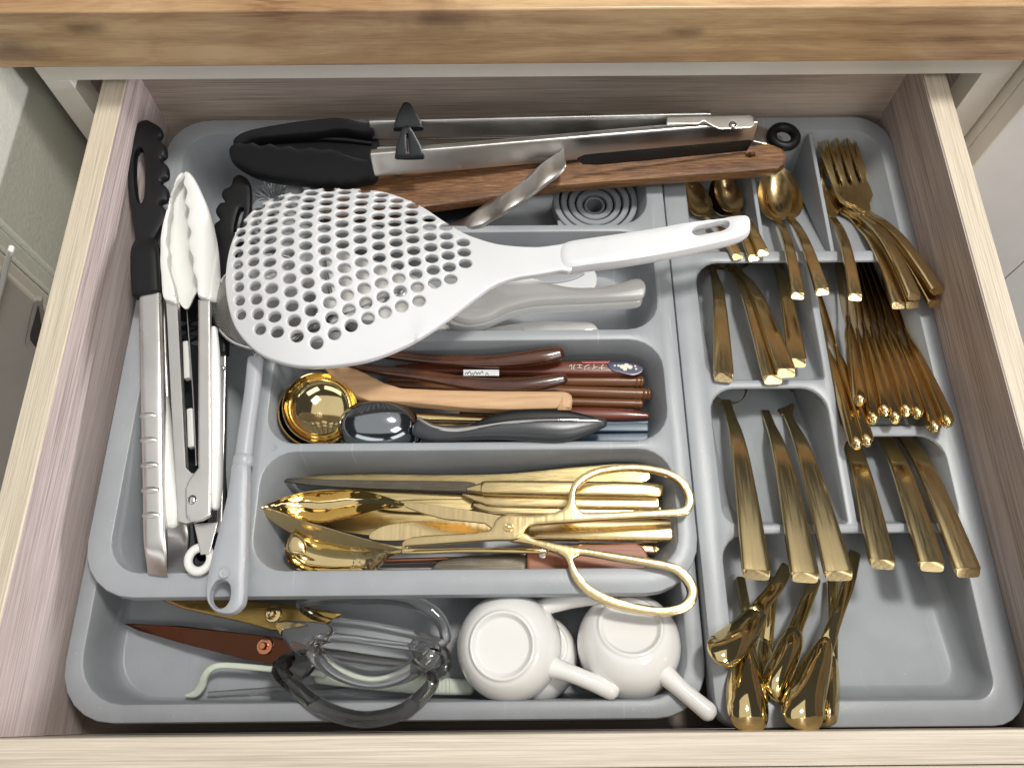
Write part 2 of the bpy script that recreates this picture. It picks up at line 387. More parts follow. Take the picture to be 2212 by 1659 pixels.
def sup(p, n=20):
    a = np.linspace(0, 2 * math.pi, n, endpoint=False) + math.pi / n
    c, s = np.cos(a), np.sin(a)
    return np.c_[np.sign(c) * np.abs(c) ** (2 / p), np.sign(s) * np.abs(s) ** (2 / p)] * .5
def loft3(st, closed=False, cap='round', n=20, up=(0, 0, 1), sub=4, roll=None):
    """st: rows x,y,z,w,h,p ; optional roll (radians) as 7th"""
    st = np.array([list(s) + [0] * (7 - len(s)) for s in st], float)
    S = catmull(st, closed, sub)
    C = S[:, :3]; m = len(S)
    T = (np.roll(C, -1, 0) - np.roll(C, 1, 0)) if closed else np.gradient(C, axis=0)
    T /= np.linalg.norm(T, axis=1)[:, None] + 1e-12
    rings = []
    def ring(c, t, w_, h_, p_, ro, k=1.):
        s = np.cross(t, up); s /= np.linalg.norm(s) + 1e-12; u = np.cross(s, t)
        s2 = s * math.cos(ro) + u * math.sin(ro); u2 = -s * math.sin(ro) + u * math.cos(ro)
        q = sup(max(p_, 1.2), n) * [w_ * k, h_ * k]
        return [c + s2 * a + u2 * b for a, b in q]
    def R(i, k=1., off=0.): return ring(C[i] + T[i] * off, T[i], max(S[i, 3], .01), max(S[i, 4], .01), S[i, 5], S[i, 6], k)
    if not closed and cap == 'round':
        rr_ = min(S[0, 3], S[0, 4]) / 2
        for a in (.12, .45, .8): rings.append(R(0, math.sin(math.acos(1 - a)) if a < 1 else 1, -rr_ * (1 - a)))
    if not closed and cap == 'chamfer':
        c_ = min(S[0, 3], S[0, 4]) * .12; rings.append(ring(C[0] - T[0] * c_, T[0], S[0, 3] - 2 * c_, S[0, 4] - 2 * c_, S[0, 5], S[0, 6]))
    for i in range(m): rings.append(R(i))
    if not closed and cap == 'round':
        rr_ = min(S[-1, 3], S[-1, 4]) / 2
        for a in (.8, .45, .12): rings.append(R(m - 1, math.sin(math.acos(1 - a)), rr_ * (1 - a)))
    if not closed and cap == 'chamfer':
        i = m - 1; c_ = min(S[i, 3], S[i, 4]) * .12; rings.append(ring(C[i] + T[i] * c_, T[i], S[i, 3] - 2 * c_, S[i, 4] - 2 * c_, S[i, 5], S[i, 6]))
    v = [p for r in rings for p in r]; f = []; k = len(rings)
    for i in range(k if closed else k - 1):
        j = (i + 1) % k
        for a in range(n):
            b = (a + 1) % n; f.append((i * n + a, i * n + b, j * n + b, j * n + a))
    if not closed:
        f.append(tuple(range(n))[::-1]); f.append(tuple((k - 1) * n + a for a in range(n)))
    return MD().add(v, f)
def wcm(u, v, z, du, dv, wpx):
    """width in cm of a horizontal bar that runs along (du,dv) in the picture and shows wpx wide"""
    a = P(u, v, z); b = P(u + du, v + dv, z); t = b - a; t /= np.linalg.norm(t); s = np.array([-t[1], t[0], 0])
    p0 = proj(a - s * .5); p1 = proj(a + s * .5)
    d = np.array([du, dv], float); d /= np.linalg.norm(d); e = p1 - p0
    return wpx / abs(e[0] * d[1] - e[1] * d[0])
def lpx(st, closed=False, **k):
    """st rows: u,v,z,wpx,h,p[,roll]"""
    out = []; m = len(st)
    for i, s in enumerate(st):
        a = st[(i - 1) % m] if closed else st[max(i - 1, 0)]; b = st[(i + 1) % m] if closed else st[min(i + 1, m - 1)]
        c = P(s[0], s[1], s[2]); wd = wcm(s[0], s[1], s[2], b[0] - a[0], b[1] - a[1], s[3])
        out.append([*c, wd, s[4], s[5] if len(s) > 5 else 2.2, s[6] if len(s) > 6 else 0])
    return loft3(out, closed, **k)
def lathe(prof, c=(0, 0, 0), axis=(0, 0, 1), n=48, sx=1., sy=1.):
    ax = Vector(axis).normalized(); q = Vector((0, 0, 1)).rotation_difference(ax)
    v = []; f = []; m = len(prof)
    for r, z in prof:
        for i in range(n):
            a = 2 * math.pi * i / n; p = q @ Vector((max(r, .001) * math.cos(a) * sx, max(r, .001) * math.sin(a) * sy, z)); v.append((c[0] + p.x, c[1] + p.y, c[2] + p.z))
    for i in range(m - 1):
        for a in range(n):
            b = (a + 1) % n; f.append((i * n + a, i * n + b, (i + 1) * n + b, (i + 1) * n + a))
    return MD().add(v, f)
def torus(c, R, r, axis=(0, 0, 1), n=40, m=14, sy=1., ry=None):
    ry = ry or r
    return lathe([(R + r * math.cos(a), ry * math.sin(a)) for a in np.linspace(0, 2 * math.pi, m + 1)], c, axis, n, 1, sy)
def dome(c, r, h, axis=(0, 0, 1), n=16):
    return lathe([(r, -h * .3)] + [(r * math.cos(a), h * math.sin(a)) for a in np.linspace(0, math.pi / 2, 6)], c, axis, n)
def box(x0, y0, z0, x1, y1, z1):
    v = [(x, y, z) for z in (z0, z1) for y in (y0, y1) for x in (x0, x1)]
    return MD().add(v, [(0, 2, 3, 1), (4, 5, 7, 6), (0, 1, 5, 4), (2, 6, 7, 3), (0, 4, 6, 2), (1, 3, 7, 5)])
# ------------------------------------------------------------------ things and parts
def mkmesh(name, md, mat, org, ang=35, bev=0.):
    me = bpy.data.meshes.new(name)
    me.from_pydata([((p[0] - org[0]) * CM, (p[1] - org[1]) * CM, (p[2] - org[2]) * CM) for p in md.v], [], md.f)
    me.validate()
    bm = bmesh.new(); bm.from_mesh(me)
    bmesh.ops.remove_doubles(bm, verts=bm.verts, dist=1e-6)
    bmesh.ops.recalc_face_normals(bm, faces=bm.faces); bm.to_mesh(me); bm.free()
    me.polygons.foreach_set('use_smooth', [True] * len(me.polygons)); me.set_sharp_from_angle(angle=math.radians(ang))
    me.materials.append(mat)
    return me
ALL = {}
class Thing:
    def __init__(s, name, label, cat, group=None, local=False, kind=None):
        s.name, s.label, s.cat, s.group, s.local, s.kind = name, label, cat, group, local, kind; s.parts = []
    def part(s, name, md, mat, parent=None, label=None, ang=35, bev=0., kind=None):
        if isinstance(md, list):
            m = MD()
            for q in md: m.add(q.v, q.f)
            md = m
        s.parts.append([name, md, mat, parent, label, ang, bev, kind]); return len(s.parts) - 1
    def build(s):
        A = np.concatenate([np.array(p[1].v) for p in s.parts])
        org = (0, 0, 0) if s.local else ((A[:, 0].min() + A[:, 0].max()) / 2, (A[:, 1].min() + A[:, 1].max()) / 2, A[:, 2].min())
        objs = []
        single = len(s.parts) == 1
        if not single:
            root = bpy.data.objects.new(s.name, None); root.empty_display_size = .02; col.objects.link(root); root.location = Vector(org) * CM
        for name, md, mat, par, label, ang, bev, kind in s.parts:
            nm = s.name if single else name
            me = mkmesh(nm, md, G[mat] if isinstance(mat, str) else mat, org, ang)
            o = bpy.data.objects.new(nm, me); col.objects.link(o)
            if bev:
                b = o.modifiers.new('bevel', 'BEVEL'); b.width = bev * CM; b.segments = 2; b.limit_method = 'ANGLE'; b.angle_limit = math.radians(40)
            if single: root = o; o.location = Vector(org) * CM
            else: o.parent = objs[par] if par is not None else root
            if label and not single: o['label'] = label
            if kind: o['kind'] = kind
            objs.append(o)
        if s.kind: root['kind'] = s.kind
        root['label'] = s.label
        if s.kind != 'structure': root['category'] = s.cat
        if s.group: root['group'] = s.group
        s.root = root; return root
def kids(o): return [c for c in bpy.data.objects if c.parent == o]
def dup(root, label):
    r = root.copy(); col.objects.link(r); r['label'] = label
    for ch in kids(root):
        c = ch.copy(); col.objects.link(c); c.parent = r
        for g in kids(ch):
            d = g.copy(); col.objects.link(d); d.parent = c
    return r
def place(o, end, to, roll=0., sc=1.):
    """put a thing built along +Y from its handle end: end and to are world points in cm"""
    Y = (Vector(to) - Vector(end)).normalized(); X = Y.cross(Vector((0, 0, 1))).normalized(); Zv = X.cross(Y)
    R = Matrix((X, Y, Zv)).transposed().to_4x4() @ Matrix.Rotation(roll, 4, 'Y')
    o.matrix_world = Matrix.Translation(Vector(end) * CM) @ R @ Matrix.Scale(sc, 4)
# ================================================================== furniture
W = 56.
t = Thing('floor', 'pale tiled kitchen floor below the drawer', '', kind='structure')
t.part('floor', box(-120, -120, -82, 160, 160, -80), 'tile'); t.build()

t = Thing('drawer', 'open wooden kitchen drawer in pale ash laminate holding the cutlery trays', 'drawer')
t.part('side_panel', box(-1.7, -.02, -11.6, 0, 44.6, 0), 'ashy', bev=.06)
t.part('side_panel', box(W, -.02, -11.6, W + 1.6, 44.6, 0), 'ashy', bev=.06)
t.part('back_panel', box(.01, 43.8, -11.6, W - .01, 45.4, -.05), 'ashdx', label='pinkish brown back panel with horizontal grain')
t.part('inner_side_toned_face', box(.0, .0, -11, .06, 43.8, -.09), 'ashdy', label='thin grained sheet inside the left side panel, pinkish tone partly painted light')  # thin sheet that carries the partly shaded inner tone
t.part('inner_side_toned_face', box(W - .06, .0, -11, W, 43.8, -.09), 'ashdy', label='thin grained sheet inside the right side panel, brown tone partly painted shade')
t.part('bottom_panel', box(.01, 0, -11.4, W - .01, 43.8, -10.55), 'floorw')
t.part('inner_front_panel', box(-1.7, -1.58, -11.6, W + 1.6, -.03, .03), 'ashx', bev=.06)
t.part('drawer_front', box(-6, -3.8, -14, W + 6, -1.62, .1), 'ashx', bev=.08)
t.build()

t = Thing('countertop', 'thick knotty honey maple countertop above the open drawer', 'countertop')
t.part('countertop', box(-60, 40.5, 2.85, 120, 100, 7.3), 'oak', bev=.12); t.build()

t = Thing('base_cabinet', 'cream painted cabinet frame around the drawer opening under the countertop', 'cabinet')
Y0 = 41.57
t.part('rail', box(-5.4, Y0, .62, 61.9, Y0 + 2, 2.8), 'laq', bev=.05)
t.part('stile', box(-5.4, Y0 + .02, -75, -3.55, Y0 + 2, .6), 'laq', label='left stile', bev=.05)
t.part('stile', box(59.7, Y0 + .02, -75, 61.9, Y0 + 2, .6), 'laq', label='right stile', bev=.05)
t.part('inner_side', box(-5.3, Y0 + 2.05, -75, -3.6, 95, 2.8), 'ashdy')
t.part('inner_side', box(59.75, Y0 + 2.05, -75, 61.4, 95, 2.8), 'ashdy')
t.build()

t = Thing('side_cabinet', 'tall plain white cabinet front standing right of the drawer', 'cabinet')
t.part('door', box(62.05, 38.9, -75, 74.0, 40.7, 2.7), 'laqr', bev=.15)
t.part('door', box(74.12, 38.9, -75, 110.0, 40.7, 2.7), 'laqr', bev=.04)
t.part('side_panel', box(62.12, 40.8, -75, 64, 60, 2.7), 'laq', bev=.05)
t.build()

t = Thing('refrigerator', 'grey green textured side and beige door of the appliance left of the cabinet', 'refrigerator')
t.part('side_panel', box(-45, 31.2, -78, -7.0, 98, 2.8), 'wall', bev=.35)
t.part('door_edge', box(-44.9, 29.8, -78, -7.1, 31.1, 2.6), 'wall', bev=.2)
t.part('door', box(-44.9, 28.5, -78, -7.15, 29.7, 2.6), 'frid', bev=.25)
q = [PYp(*p, 28.45) for p in [(92, 641), (80, 640), (74, 643), (63, 690), (53, 738), (56, 751), (73, 765), (100, 790)]]
zs = [(p[0], p[2]) for p in q]
ctr = np.mean(zs, 0)
def pan(scale, y, off=(0, 0)):
    return [((x - ctr[0]) * scale + ctr[0] + off[0], y, (z - ctr[1]) * scale + ctr[1] + off[1]) for x, z in zs]
a = pan(1, 28.48); b = pan(.93, 28.3); c = pan(.86, 28.4); n = len(a)
md = MD().add(a + b + c + [(ctr[0], 28.42, ctr[1])], [(i, (i + 1) % n, n + (i + 1) % n, n + i) for i in range(n)] + [(n + i, n + (i + 1) % n, 2 * n + (i + 1) % n, 2 * n + i) for i in range(n)] + [(2 * n + i, 2 * n + (i + 1) % n, 3 * n) for i in range(n)])
k = t.part('recess_frame', md, 'frid')
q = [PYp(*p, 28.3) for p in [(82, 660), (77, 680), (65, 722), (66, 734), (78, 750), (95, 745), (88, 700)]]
t.part('finger_pull_shade', MD().add([(p[0], 28.34, p[2]) for p in q] + [(p[0], 28.24, p[2]) for p in q], [tuple(range(7, 14))] + [(i, (i + 1) % 7, 7 + (i + 1) % 7, 7 + i) for i in range(7)]), 'dark', k)  # dark plate painted as the shade inside the door pull
hp = [PYp(u, v, 25.6) for u, v in [(-16, 485), (-5, 512), (0, 545), (-2, 575), (-14, 600)]]
t.part('handle', loft3([[p[0] - .35, p[1], p[2], .5, .6, 2.2] for p in hp], up=(0, -1, 0)), 'black')
hp = [PYp(u, v, 28.2) for u, v in [(24, 538), (14, 575), (2, 625), (-20, 700)]]
t.part('trim_strip', loft3([[*p, .35, .5, 3] for p in hp], up=(0, -1, 0)), 'laqr')
t.build()

# ================================================================== trays
def rr(x0, y0, x1, y1, r, n=7):
    """rounded rectangle, ccw from lower left; r = scalar or (ll, lr, ur, ul)"""
    if not hasattr(r, '__len__'): r = (r,) * 4
    out = []
    for (cx, cy, a0, q) in ((x0, y0, 180, r[0]), (x1, y0, 270, r[1]), (x1, y1, 0, r[2]), (x0, y1, 90, r[3])):
        sx = 1 if cx == x0 else -1; sy = 1 if cy == y0 else -1
        for i in range(n):
            a = math.radians(a0 + 90 * i / (n - 1))
            out.append((cx + sx * q + q * math.cos(a), cy + sy * q + q * math.sin(a)))
    return out
def rim(outer, holes, z):
    bm = bmesh.new()
    for L in [outer] + holes:
        vs = [bm.verts.new((x, y, z)) for x, y in L]
        for i in range(len(vs)): bm.edges.new((vs[i], vs[(i + 1) % len(vs)]))
    bmesh.ops.triangle_fill(bm, use_beauty=True, use_dissolve=False, edges=bm.edges[:])
    bm.verts.index_update()
    md = MD().add([v.co[:] for v in bm.verts], [tuple(v.index for v in f.verts) for f in bm.faces]); bm.free(); return md
def stack(rows, cap=True, flip=False):
    n = len(rows[0]); v = [p for r in rows for p in r]; f = []
    for i in range(len(rows) - 1):
        for a in range(n):
            b = (a + 1) % n; f.append((i * n + a, i * n + b, (i + 1) * n + b, (i + 1) * n + a))
    if cap: f.append(tuple((len(rows) - 1) * n + a for a in range(n)))
    return MD().add(v, f)
def scaled(L, d):
    """shrink rounded loop by d (cm)"""
    A = np.array(L); n = len(A); c = (A.min(0) + A.max(0)) / 2; h = (A.max(0) - A.min(0)) / 2
    return [tuple(c + (p - c) * (h - d) / h) for p in A]
def pocket(x0, y0, x1, y1, r, z, zf, draft=.8, fil=.7, zy=None, dr=None):
    """recess from opening (x0..y1) at z down to the floor zf (zy(y): floor height); draft insets"""
    o = rr(x0, y0, x1, y1, r); rows = [[(x, y, z) for x, y in o]]
    o2 = scaled(o, .07); rows.append([(x, y, z - .03) for x, y in o2])
    o3 = scaled(o, .13); rows.append([(x, y, z - .14) for x, y in o3])
    dr = dr or (draft,) * 4                                   # left, front, right, back insets at the floor
    def ins(k, L=o3):
        A = np.array(L); mn = A.min(0); mx = A.max(0); out = []
        for x, y in A:
            fx = (x - mn[0]) / (mx[0] - mn[0]); fy = (y - mn[1]) / (mx[1] - mn[1])
            nx = mn[0] + dr[0] * k + fx * (mx[0] - mn[0] - (dr[0] + dr[2]) * k); ny = mn[1] + dr[1] * k + fy * (mx[1] - mn[1] - (dr[1] + dr[3]) * k)
            out.append((nx, ny))
        return out
    fz = zy or (lambda y: zf)
    for k in (.35, .7, .9):
        rows.append([(x, y, z - .14 + (min(z - .2, fz(y) + fil) - z + .14) * k / .9) for x, y in ins(k)])
    for a in (.3, .6, .85, 1.):
        L = scaled(ins(.9 + .1 * a), fil * a * .75)
        rows.append([(x, y, min(z - .25, fz(y)) + fil * (1 - math.sin(math.pi / 2 * a))) for x, y in L])
    return stack(rows)
def skirt(o, z, zb, flare=.0, lip=.9):
    c = [[(x, y, z) for x, y in o]]
    c.append([(x, y, z - .03) for x, y in scaled(o, -.06)]); c.append([(x, y, z - .12) for x, y in scaled(o, -.1)])
    c.append([(x, y, z - lip) for x, y in scaled(o, -.14)]); c.append([(x, y, z - lip) for x, y in scaled(o, .15)])
    c.append([(x, y, zb) for x, y in scaled(o, .7 + flare)]); return stack(c)
def ejector(c, r=.28):
    return lathe([(r, 0), (r * .93, .015), (r * .8, .015), (r * .72, .004), (r * .3, .006), (r * .2, .03), (0, .034)], c, n=20)

ZU = -5.0
t = Thing('cutlery_tray', 'grey plastic sliding upper tray with a long left bay and four stacked bays', 'cutlery tray')
o = rr(1.15, 7.5, 37.95, 42.9, (3.3, 3.3, 3., 3.))
holes_ = [(2.4, 8.75, 10.45, 41.8, (2.2, 1.2, 1.6, 2.2)), (11.0, 8.8, 37.0, 16.45, (2.1, 2.1, 2.1, 2.1)), (11.0, 16.8, 37.0, 24.15, (2., 2.2, 2.2, 2.)), (11.1, 24.75, 37.0, 32.75, (2., 2.2, 2.2, 2.)), (11.3, 33.15, 36.9, 41.8, (1.6, 2.2, 2., 1.6))]
parts = [rim(o, [rr(*h) for h in holes_], ZU), skirt(o, ZU, -9.9, .2)]
parts.append(pocket(*holes_[0], ZU, -9.7, dr=(.9, .9, .3, 1.0)))
for h in holes_[1:]: parts.append(pocket(*h, ZU, -9.4, dr=(1.1, .5, 1.0, .7)))
t.part('tray_body', parts, 'grey')
t.part('moulding_mark', ejector((11.75, 16.62, ZU + .004), .22), 'grey')
t.build()

ZL = -6.3
t = Thing('cutlery_tray', 'grey plastic lower tray showing only its front bay with scissors and pots', 'cutlery tray')
o = rr(.55, .7, 37.98, 42.9, (3.3, 3.0, 3., 3.))
h = (1.35, 1.5, 37.15, 41.9, (2.9, 2.5, 2., 2.))
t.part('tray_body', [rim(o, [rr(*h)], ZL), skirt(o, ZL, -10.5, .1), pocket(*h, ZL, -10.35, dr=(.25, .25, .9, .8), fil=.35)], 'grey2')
for x in (6.2, 10.9, 15.6, 20.3, 25.0):
    t.part('floor_seam', box(x, 2.6, -10.35, x + .05, 8.2, -10.335), 'grey2')
t.build()

ZR = -5.4
t = Thing('tiered_cutlery_tray', 'grey plastic right hand tray with four sloping tiers full of gold cutlery', 'cutlery tray')
o = rr(38.3, .15, 55.85, 43.1, (1.6, 2.2, 2.6, 1.6))
def slope(ya, za, yb, zb): return lambda y: max(-10.3, za + (zb - za) * (y - ya) / (yb - ya))
H1 = (39.75, 31.0, 55.0, 41.95, (.25, .25, 2.0, 1.2)); H2 = (39.75, 21.1, 47.75, 30.4, (1.3, .3, .35, 1.7)); H2b = (48.05, 17.8, 55.0, 30.4, (.3, 1.0, 1.6, .35))
H3 = (39.75, 11.45, 47.6, 20.75, (1.1, .25, 1.6, 1.7)); H3b = (48.0, 11.45, 54.6, 17.35, (.25, 1.0, 1.6, 1.0)); H4 = (39.45, 1.35, 54.3, 11.1, (2.0, 1.2, 1.4, 1.7))
parts = [rim(o, [rr(*h) for h in (H1, H2, H2b, H3, H3b, H4)], ZR), skirt(o, ZR, -10.5, .1, 1.6)]
parts.append(pocket(*H1, ZR, 0, zy=slope(41.5, -9.9, 31.2, -6.0), dr=(.1, .15, 1.6, 1.6), fil=.4))
parts.append(pocket(*H2, ZR, 0, zy=slope(29.5, -9.4, 21.3, -6.2), dr=(.7, .2, .1, -4.6), fil=.25))
parts.append(pocket(*H2b, ZR, 0, zy=slope(29.5, -9.6, 18.0, -6.1), dr=(.1, .2, .9, -4.6), fil=.25))
parts.append(pocket(*H3, ZR, 0, zy=slope(20, -9.5, 11.6, -6.2), dr=(.8, .2, .1, -4.6), fil=.25))
parts.append(pocket(*H3b, ZR, 0, zy=slope(17, -8.8, 11.6, -6.2), dr=(.1, .2, .7, -4.6), fil=.25))
parts.append(pocket(*H4, ZR, 0, zy=slope(10, -9.3, 2.0, -7.6), dr=(.3, .2, .25, -4.4), fil=.9))
t.part('tray_body', parts, 'grey')
for (a, b, c, d) in ((44.95, 41.6, 44.95, 31.15), (49.85, 41.6, 49.85, 31.15)):
    v = [(a - .14, b, ZR - .05), (a + .14, b, ZR - .05), (c + .14, d, ZR - .1), (c - .14, d, ZR - .1), (a - .5, b, -9.3), (a + 1.0, b, -9.3), (c + .3, d, -6.1), (c - .16, d, -6.1)]
    t.part('divider', MD().add(v, [(0, 1, 2, 3), (0, 4, 5, 1), (1, 5, 6, 2), (2, 6, 7, 3), (3, 7, 4, 0)]), 'grey', bev=.05)
t.build()
# ================================================================== left bay: tongs, strainer, brush
# black headed steel tongs lying along the left edge
t = Thing('serving_tongs', 'black scalloped tongs with dented steel arm along the far left of the tray', 'tongs')
zt = Zl((320, 263, -2.6), (335, 1240, -4.2))
hd = [(284, 294), (278, 337), (277, 390), (281, 436), (288, 479), (293, 512), (297, 545), (336, 547), (338, 524), (349, 500), (361, 478), (360, 457), (348, 443), (363, 436), (365, 413), (350, 396), (365, 386), (364, 363), (350, 349), (361, 340), (360, 321), (347, 306), (353, 292), (348, 279), (331, 268), (319, 263), (302, 269)]
t.part('silicone_head', puff(hd, zt, .75, 20, holes=[[(305, 327), (313, 340), (315, 390), (312, 432), (305, 443), (299, 425), (295, 380), (297, 340)]], e=.22, grid=8), 'black')
t.part('sleeve', lpx([(315, 524, -2.9, 46, .8, 4), (315, 545, -2.85, 60, 1.05, 4), (317, 590, -2.95, 64, 1.1, 4), (319, 637, -3.0, 62, 1.0, 4)], cap='chamfer'), 'black')
k = t.part('upper_arm', lpx([(326, 632, -3.1, 47, .7, 5), (329, 760, -3.2, 48, .75, 5), (332, 900, -3.4, 50, .8, 4), (335, 1050, -3.6, 48, .8, 4), (336, 1150, -3.7, 48, .75, 4), (338, 1195, -3.9, 48, .4, 4), (341, 1240, -4.8, 46, .2, 4)], cap='chamfer'), 'steel')
for v in (897, 950, 1004, 1058, 1112):
    u = 326 + (v - 897) * .03; c = P(u - 6, v, -3.02 - (v - 897) * .0012)
    t.part('grip_ridge', lathe([(.62, -.12), (.55, -.02), (.38, .07), (.18, .11), (0, .12)], c, (0, 0, 1), 20, 1, .42), 'steel', k)
t.part('lower_arm', lpx([(350, 645, -5.0, 22, .7, 4), (354, 800, -5.2, 26, .7, 4), (362, 960, -5.6, 30, .7, 4), (378, 1120, -6.0, 56, .6, 4), (382, 1170, -6.5, 58, .4, 4), (376, 1240, -8.0, 52, .2, 4)], cap='chamfer'), 'steel')
t.build()

# white headed tongs
t = Thing('serving_tongs', 'white scalloped silicone tongs with twin steel arms standing beside the black pair', 'tongs')
zt = Zl((400, 376, -2.9), (430, 1120, -3.6))
t.part('silicone_head', puff([(399, 377), (407, 374), (418, 384), (432, 409), (448, 446), (461, 485), (470, 530), (475, 580), (475, 645), (457, 651), (430, 643), (428, 612), (418, 588), (420, 566), (412, 545), (409, 526), (415, 506), (406, 488), (411, 459), (401, 444), (406, 420), (398, 404), (400, 390)], lambda u, v: zt(u, v) - .9 * ((max(0, u - 430)) / 42) ** 2, .8, 16, e=.16, grid=7), 'white', label='right white scalloped head')
t.part('silicone_head', puff([(398, 376), (388, 382), (379, 400), (370, 424), (362, 460), (354, 492), (350, 520), (349, 560), (351, 600), (355, 645), (366, 654), (384, 655), (380, 622), (372, 596), (366, 570), (369, 550), (363, 528), (366, 505), (367, 478), (373, 452), (374, 424), (386, 398), (396, 386)], zt, .7, 9, e=.15, grid=6), 'white', label='left white scalloped head seen edge on')
t.part('inner_shell', puff([(394, 384), (404, 394), (409, 420), (414, 460), (416, 506), (418, 548), (424, 590), (430, 622), (420, 640), (405, 668), (388, 655), (376, 622), (364, 570), (366, 480), (374, 420)], lambda u, v: zt(u, v) - .75, .2, 14, e=.12, dish=(.5, 22)), 'white')
pl = [(386, 1128), (405, 1133), (424, 1127), (440, 1120), (447, 1100), (449, 1040), (432, 1024), (416, 1024), (405, 1012), (404, 995), (386, 655), (361, 655), (364, 700), (372, 860), (380, 1000)]
t.part('arm', puff(pl, lambda u, v: zt(u, v) - .35, .5, 5, e=.42, smooth=False), 'steel', label='left steel arm')
pr = [(403, 1113), (407, 1122), (417, 1128), (438, 1124), (456, 1113), (457, 1000), (455, 650), (430, 650), (430, 1000), (431, 1012), (417, 1029), (408, 1042), (402, 1058)]
k = t.part('arm', puff(pr, zt, .36, 4, e=.3, smooth=False), 'steel', label='right steel arm over the pivot')
t.part('rivet', dome(P(415, 1079, -3.38), .3, .16), 'steelp', k)
t.part('grip', lpx([(355, 860, -4.0, 15, .8, 3), (361, 950, -4.0, 25, 1., 3), (367, 1050, -4.0, 34, 1.1, 3), (371, 1105, -4.1, 40, 1., 3), (372, 1128, -4.2, 32, .8, 2.5)]), 'white')
t.part('grip', lpx([(463, 712, -3.9, 12, .7, 2.6), (466, 800, -3.9, 21, .9, 2.6), (468, 920, -4.0, 24, .9, 2.6), (468, 1040, -4.0, 24, .9, 2.6), (466, 1095, -4.1, 16, .7, 2.5)]), 'white')
t.part('inner_pad', lpx([(403, 741, -5.2, 13, .5, 4), (406, 818, -5.2, 14, .5, 4)], cap='chamfer'), 'white')
t.part('inner_pad', lpx([(412, 886, -5.2, 14, .5, 4), (415, 966, -5.2, 15, .5, 4)], cap='chamfer'), 'white')
t.part('spring_wire', lpx([(403, 660, -4.4, 3, .1, 2), (417, 850, -4.4, 3, .1, 2), (424, 1005, -4.4, 3, .1, 2)]), 'steelp')
t.part('hanging_tab', puff([(420, 1132), (471, 1128), (453, 1196), (434, 1198)], -4.3, .12, 4, e=.1, smooth=False), 'steel')
t.part('hanging_ring', torus(P(431, 1208, -4.6), .66, .26, (0, 0, 1), sy=1.06), 'white')
t.build()

# black tongs underneath
t = Thing('serving_tongs', 'black scalloped tongs lying lower between the white tongs and the skimmer', 'tongs')
zt = Zl((520, 385, -4.6), (480, 1110, -7))
t.part('silicone_head', puff([(500, 406), (506, 388), (520, 381), (537, 391), (544, 415), (543, 460), (531, 510), (512, 550), (500, 600), (490, 640), (474, 640), (473, 588), (466, 560), (472, 530), (464, 510), (465, 488), (477, 478), (467, 460), (478, 442), (489, 440), (480, 426), (486, 413)], zt, .7, 14, holes=[[(528, 458), (522, 480), (514, 510), (509, 505), (513, 478), (520, 456)]], e=.2), 'black')
t.part('sleeve', lpx([(484, 600, -5.1, 26, .9, 4), (482, 690, -5.2, 26, .9, 4), (482, 766, -5.3, 22, .9, 4)], cap='chamfer'), 'black')
t.part('arm', lpx([(484, 760, -5.5, 15, .5, 5), (482, 900, -5.8, 14, .5, 5), (476, 1150, -6.6, 14, .5, 5)], cap='chamfer'), 'steel')
t.part('grip', lpx([(478, 880, -6.5, 16, 1., 3), (476, 1000, -6.7, 18, 1., 3), (480, 1120, -7.2, 22, .8, 3), (470, 1190, -7.6, 20, .6, 3)]), 'black')
t.part('rivet', dome(P(481, 795, -5.2), .17, .1), 'steelp')
t.part('hanging_ring', torus(P(434, 1210, -6.6), .62, .22, (0, 0, 1)), 'black')
t.build()

# slotted black turner under the tongs
t = Thing('slotted_turner', 'black slotted nylon turner lying under the white tongs', 'turner')
t.part('blade', puff([(362, 655), (470, 645), (466, 800), (444, 1000), (430, 1040), (405, 1035), (372, 900), (350, 760)], -7.0, .4, 8, holes=[[(u0, v), (u0 + 12, v - 5), (u0 + 25, v), (u0 + 24, v + 7), (u0 + 12, v + 9), (u0 + 1, v + 7)] for u0, v in ((412, 697), (412, 717), (412, 738), (378, 697), (378, 717), (378, 738))], e=.25), 'blackh')
t.part('handle', lpx([(418, 1000, -7.2, 40, .7, 3), (430, 1100, -7.8, 32, .8, 3), (440, 1200, -8.4, 30, .8, 3)]), 'blackh')
t.build()

# steel mesh strainer with grey handle
t = Thing('mesh_strainer', 'steel mesh strainer under the skimmer with long grey handle over the tray edge', 'strainer')
c = P(577, 652, -4.35)
prof = [(3.55 * math.cos(a), 1.35 * math.sin(a)) for a in np.linspace(0, math.pi / 2, 9)]
t.part('mesh_bowl', lathe(prof, c, (0, 0, 1), 40), 'mesh')
t.part('rim', torus(c, 3.6, .16, n=56, m=10, ry=.26), 'steelp')
t.part('neck', lpx([(557, 762, -4.3, 22, .25, 2.5), (552, 790, -4.2, 14, .25, 2.5)]), 'steelp')
k = t.part('handle', [lpx([(552, 776, -4.1, 33, .9, 2.4), (545, 850, -4.05, 34, .9, 2.4), (533, 930, -4.0, 35, .9, 2.4), (525, 992, -4.0, 37, .9, 2.4)], cap='chamfer'),
    lpx([(525, 993, -4.0, 44, 1.1, 2.2), (524, 999, -4.0, 44, 1.1, 2.2)], sub=2),
    puff([(505, 1001), (540, 1001), (541, 1092), (540, 1180), (537, 1240), (534, 1296), (523, 1318), (505, 1329), (482, 1328), (461, 1318), (448, 1296), (449, 1262), (457, 1215), (474, 1150), (490, 1085), (498, 1040)], Zl((520, 1000, -4.0), (490, 1330, -4.15)), 1.15, 26, holes=[[(495, 1261), (500, 1275), (498, 1296), (488, 1310), (474, 1313), (464, 1304), (461, 1288), (467, 1270), (479, 1258)]], grid=9)], 'greyh')
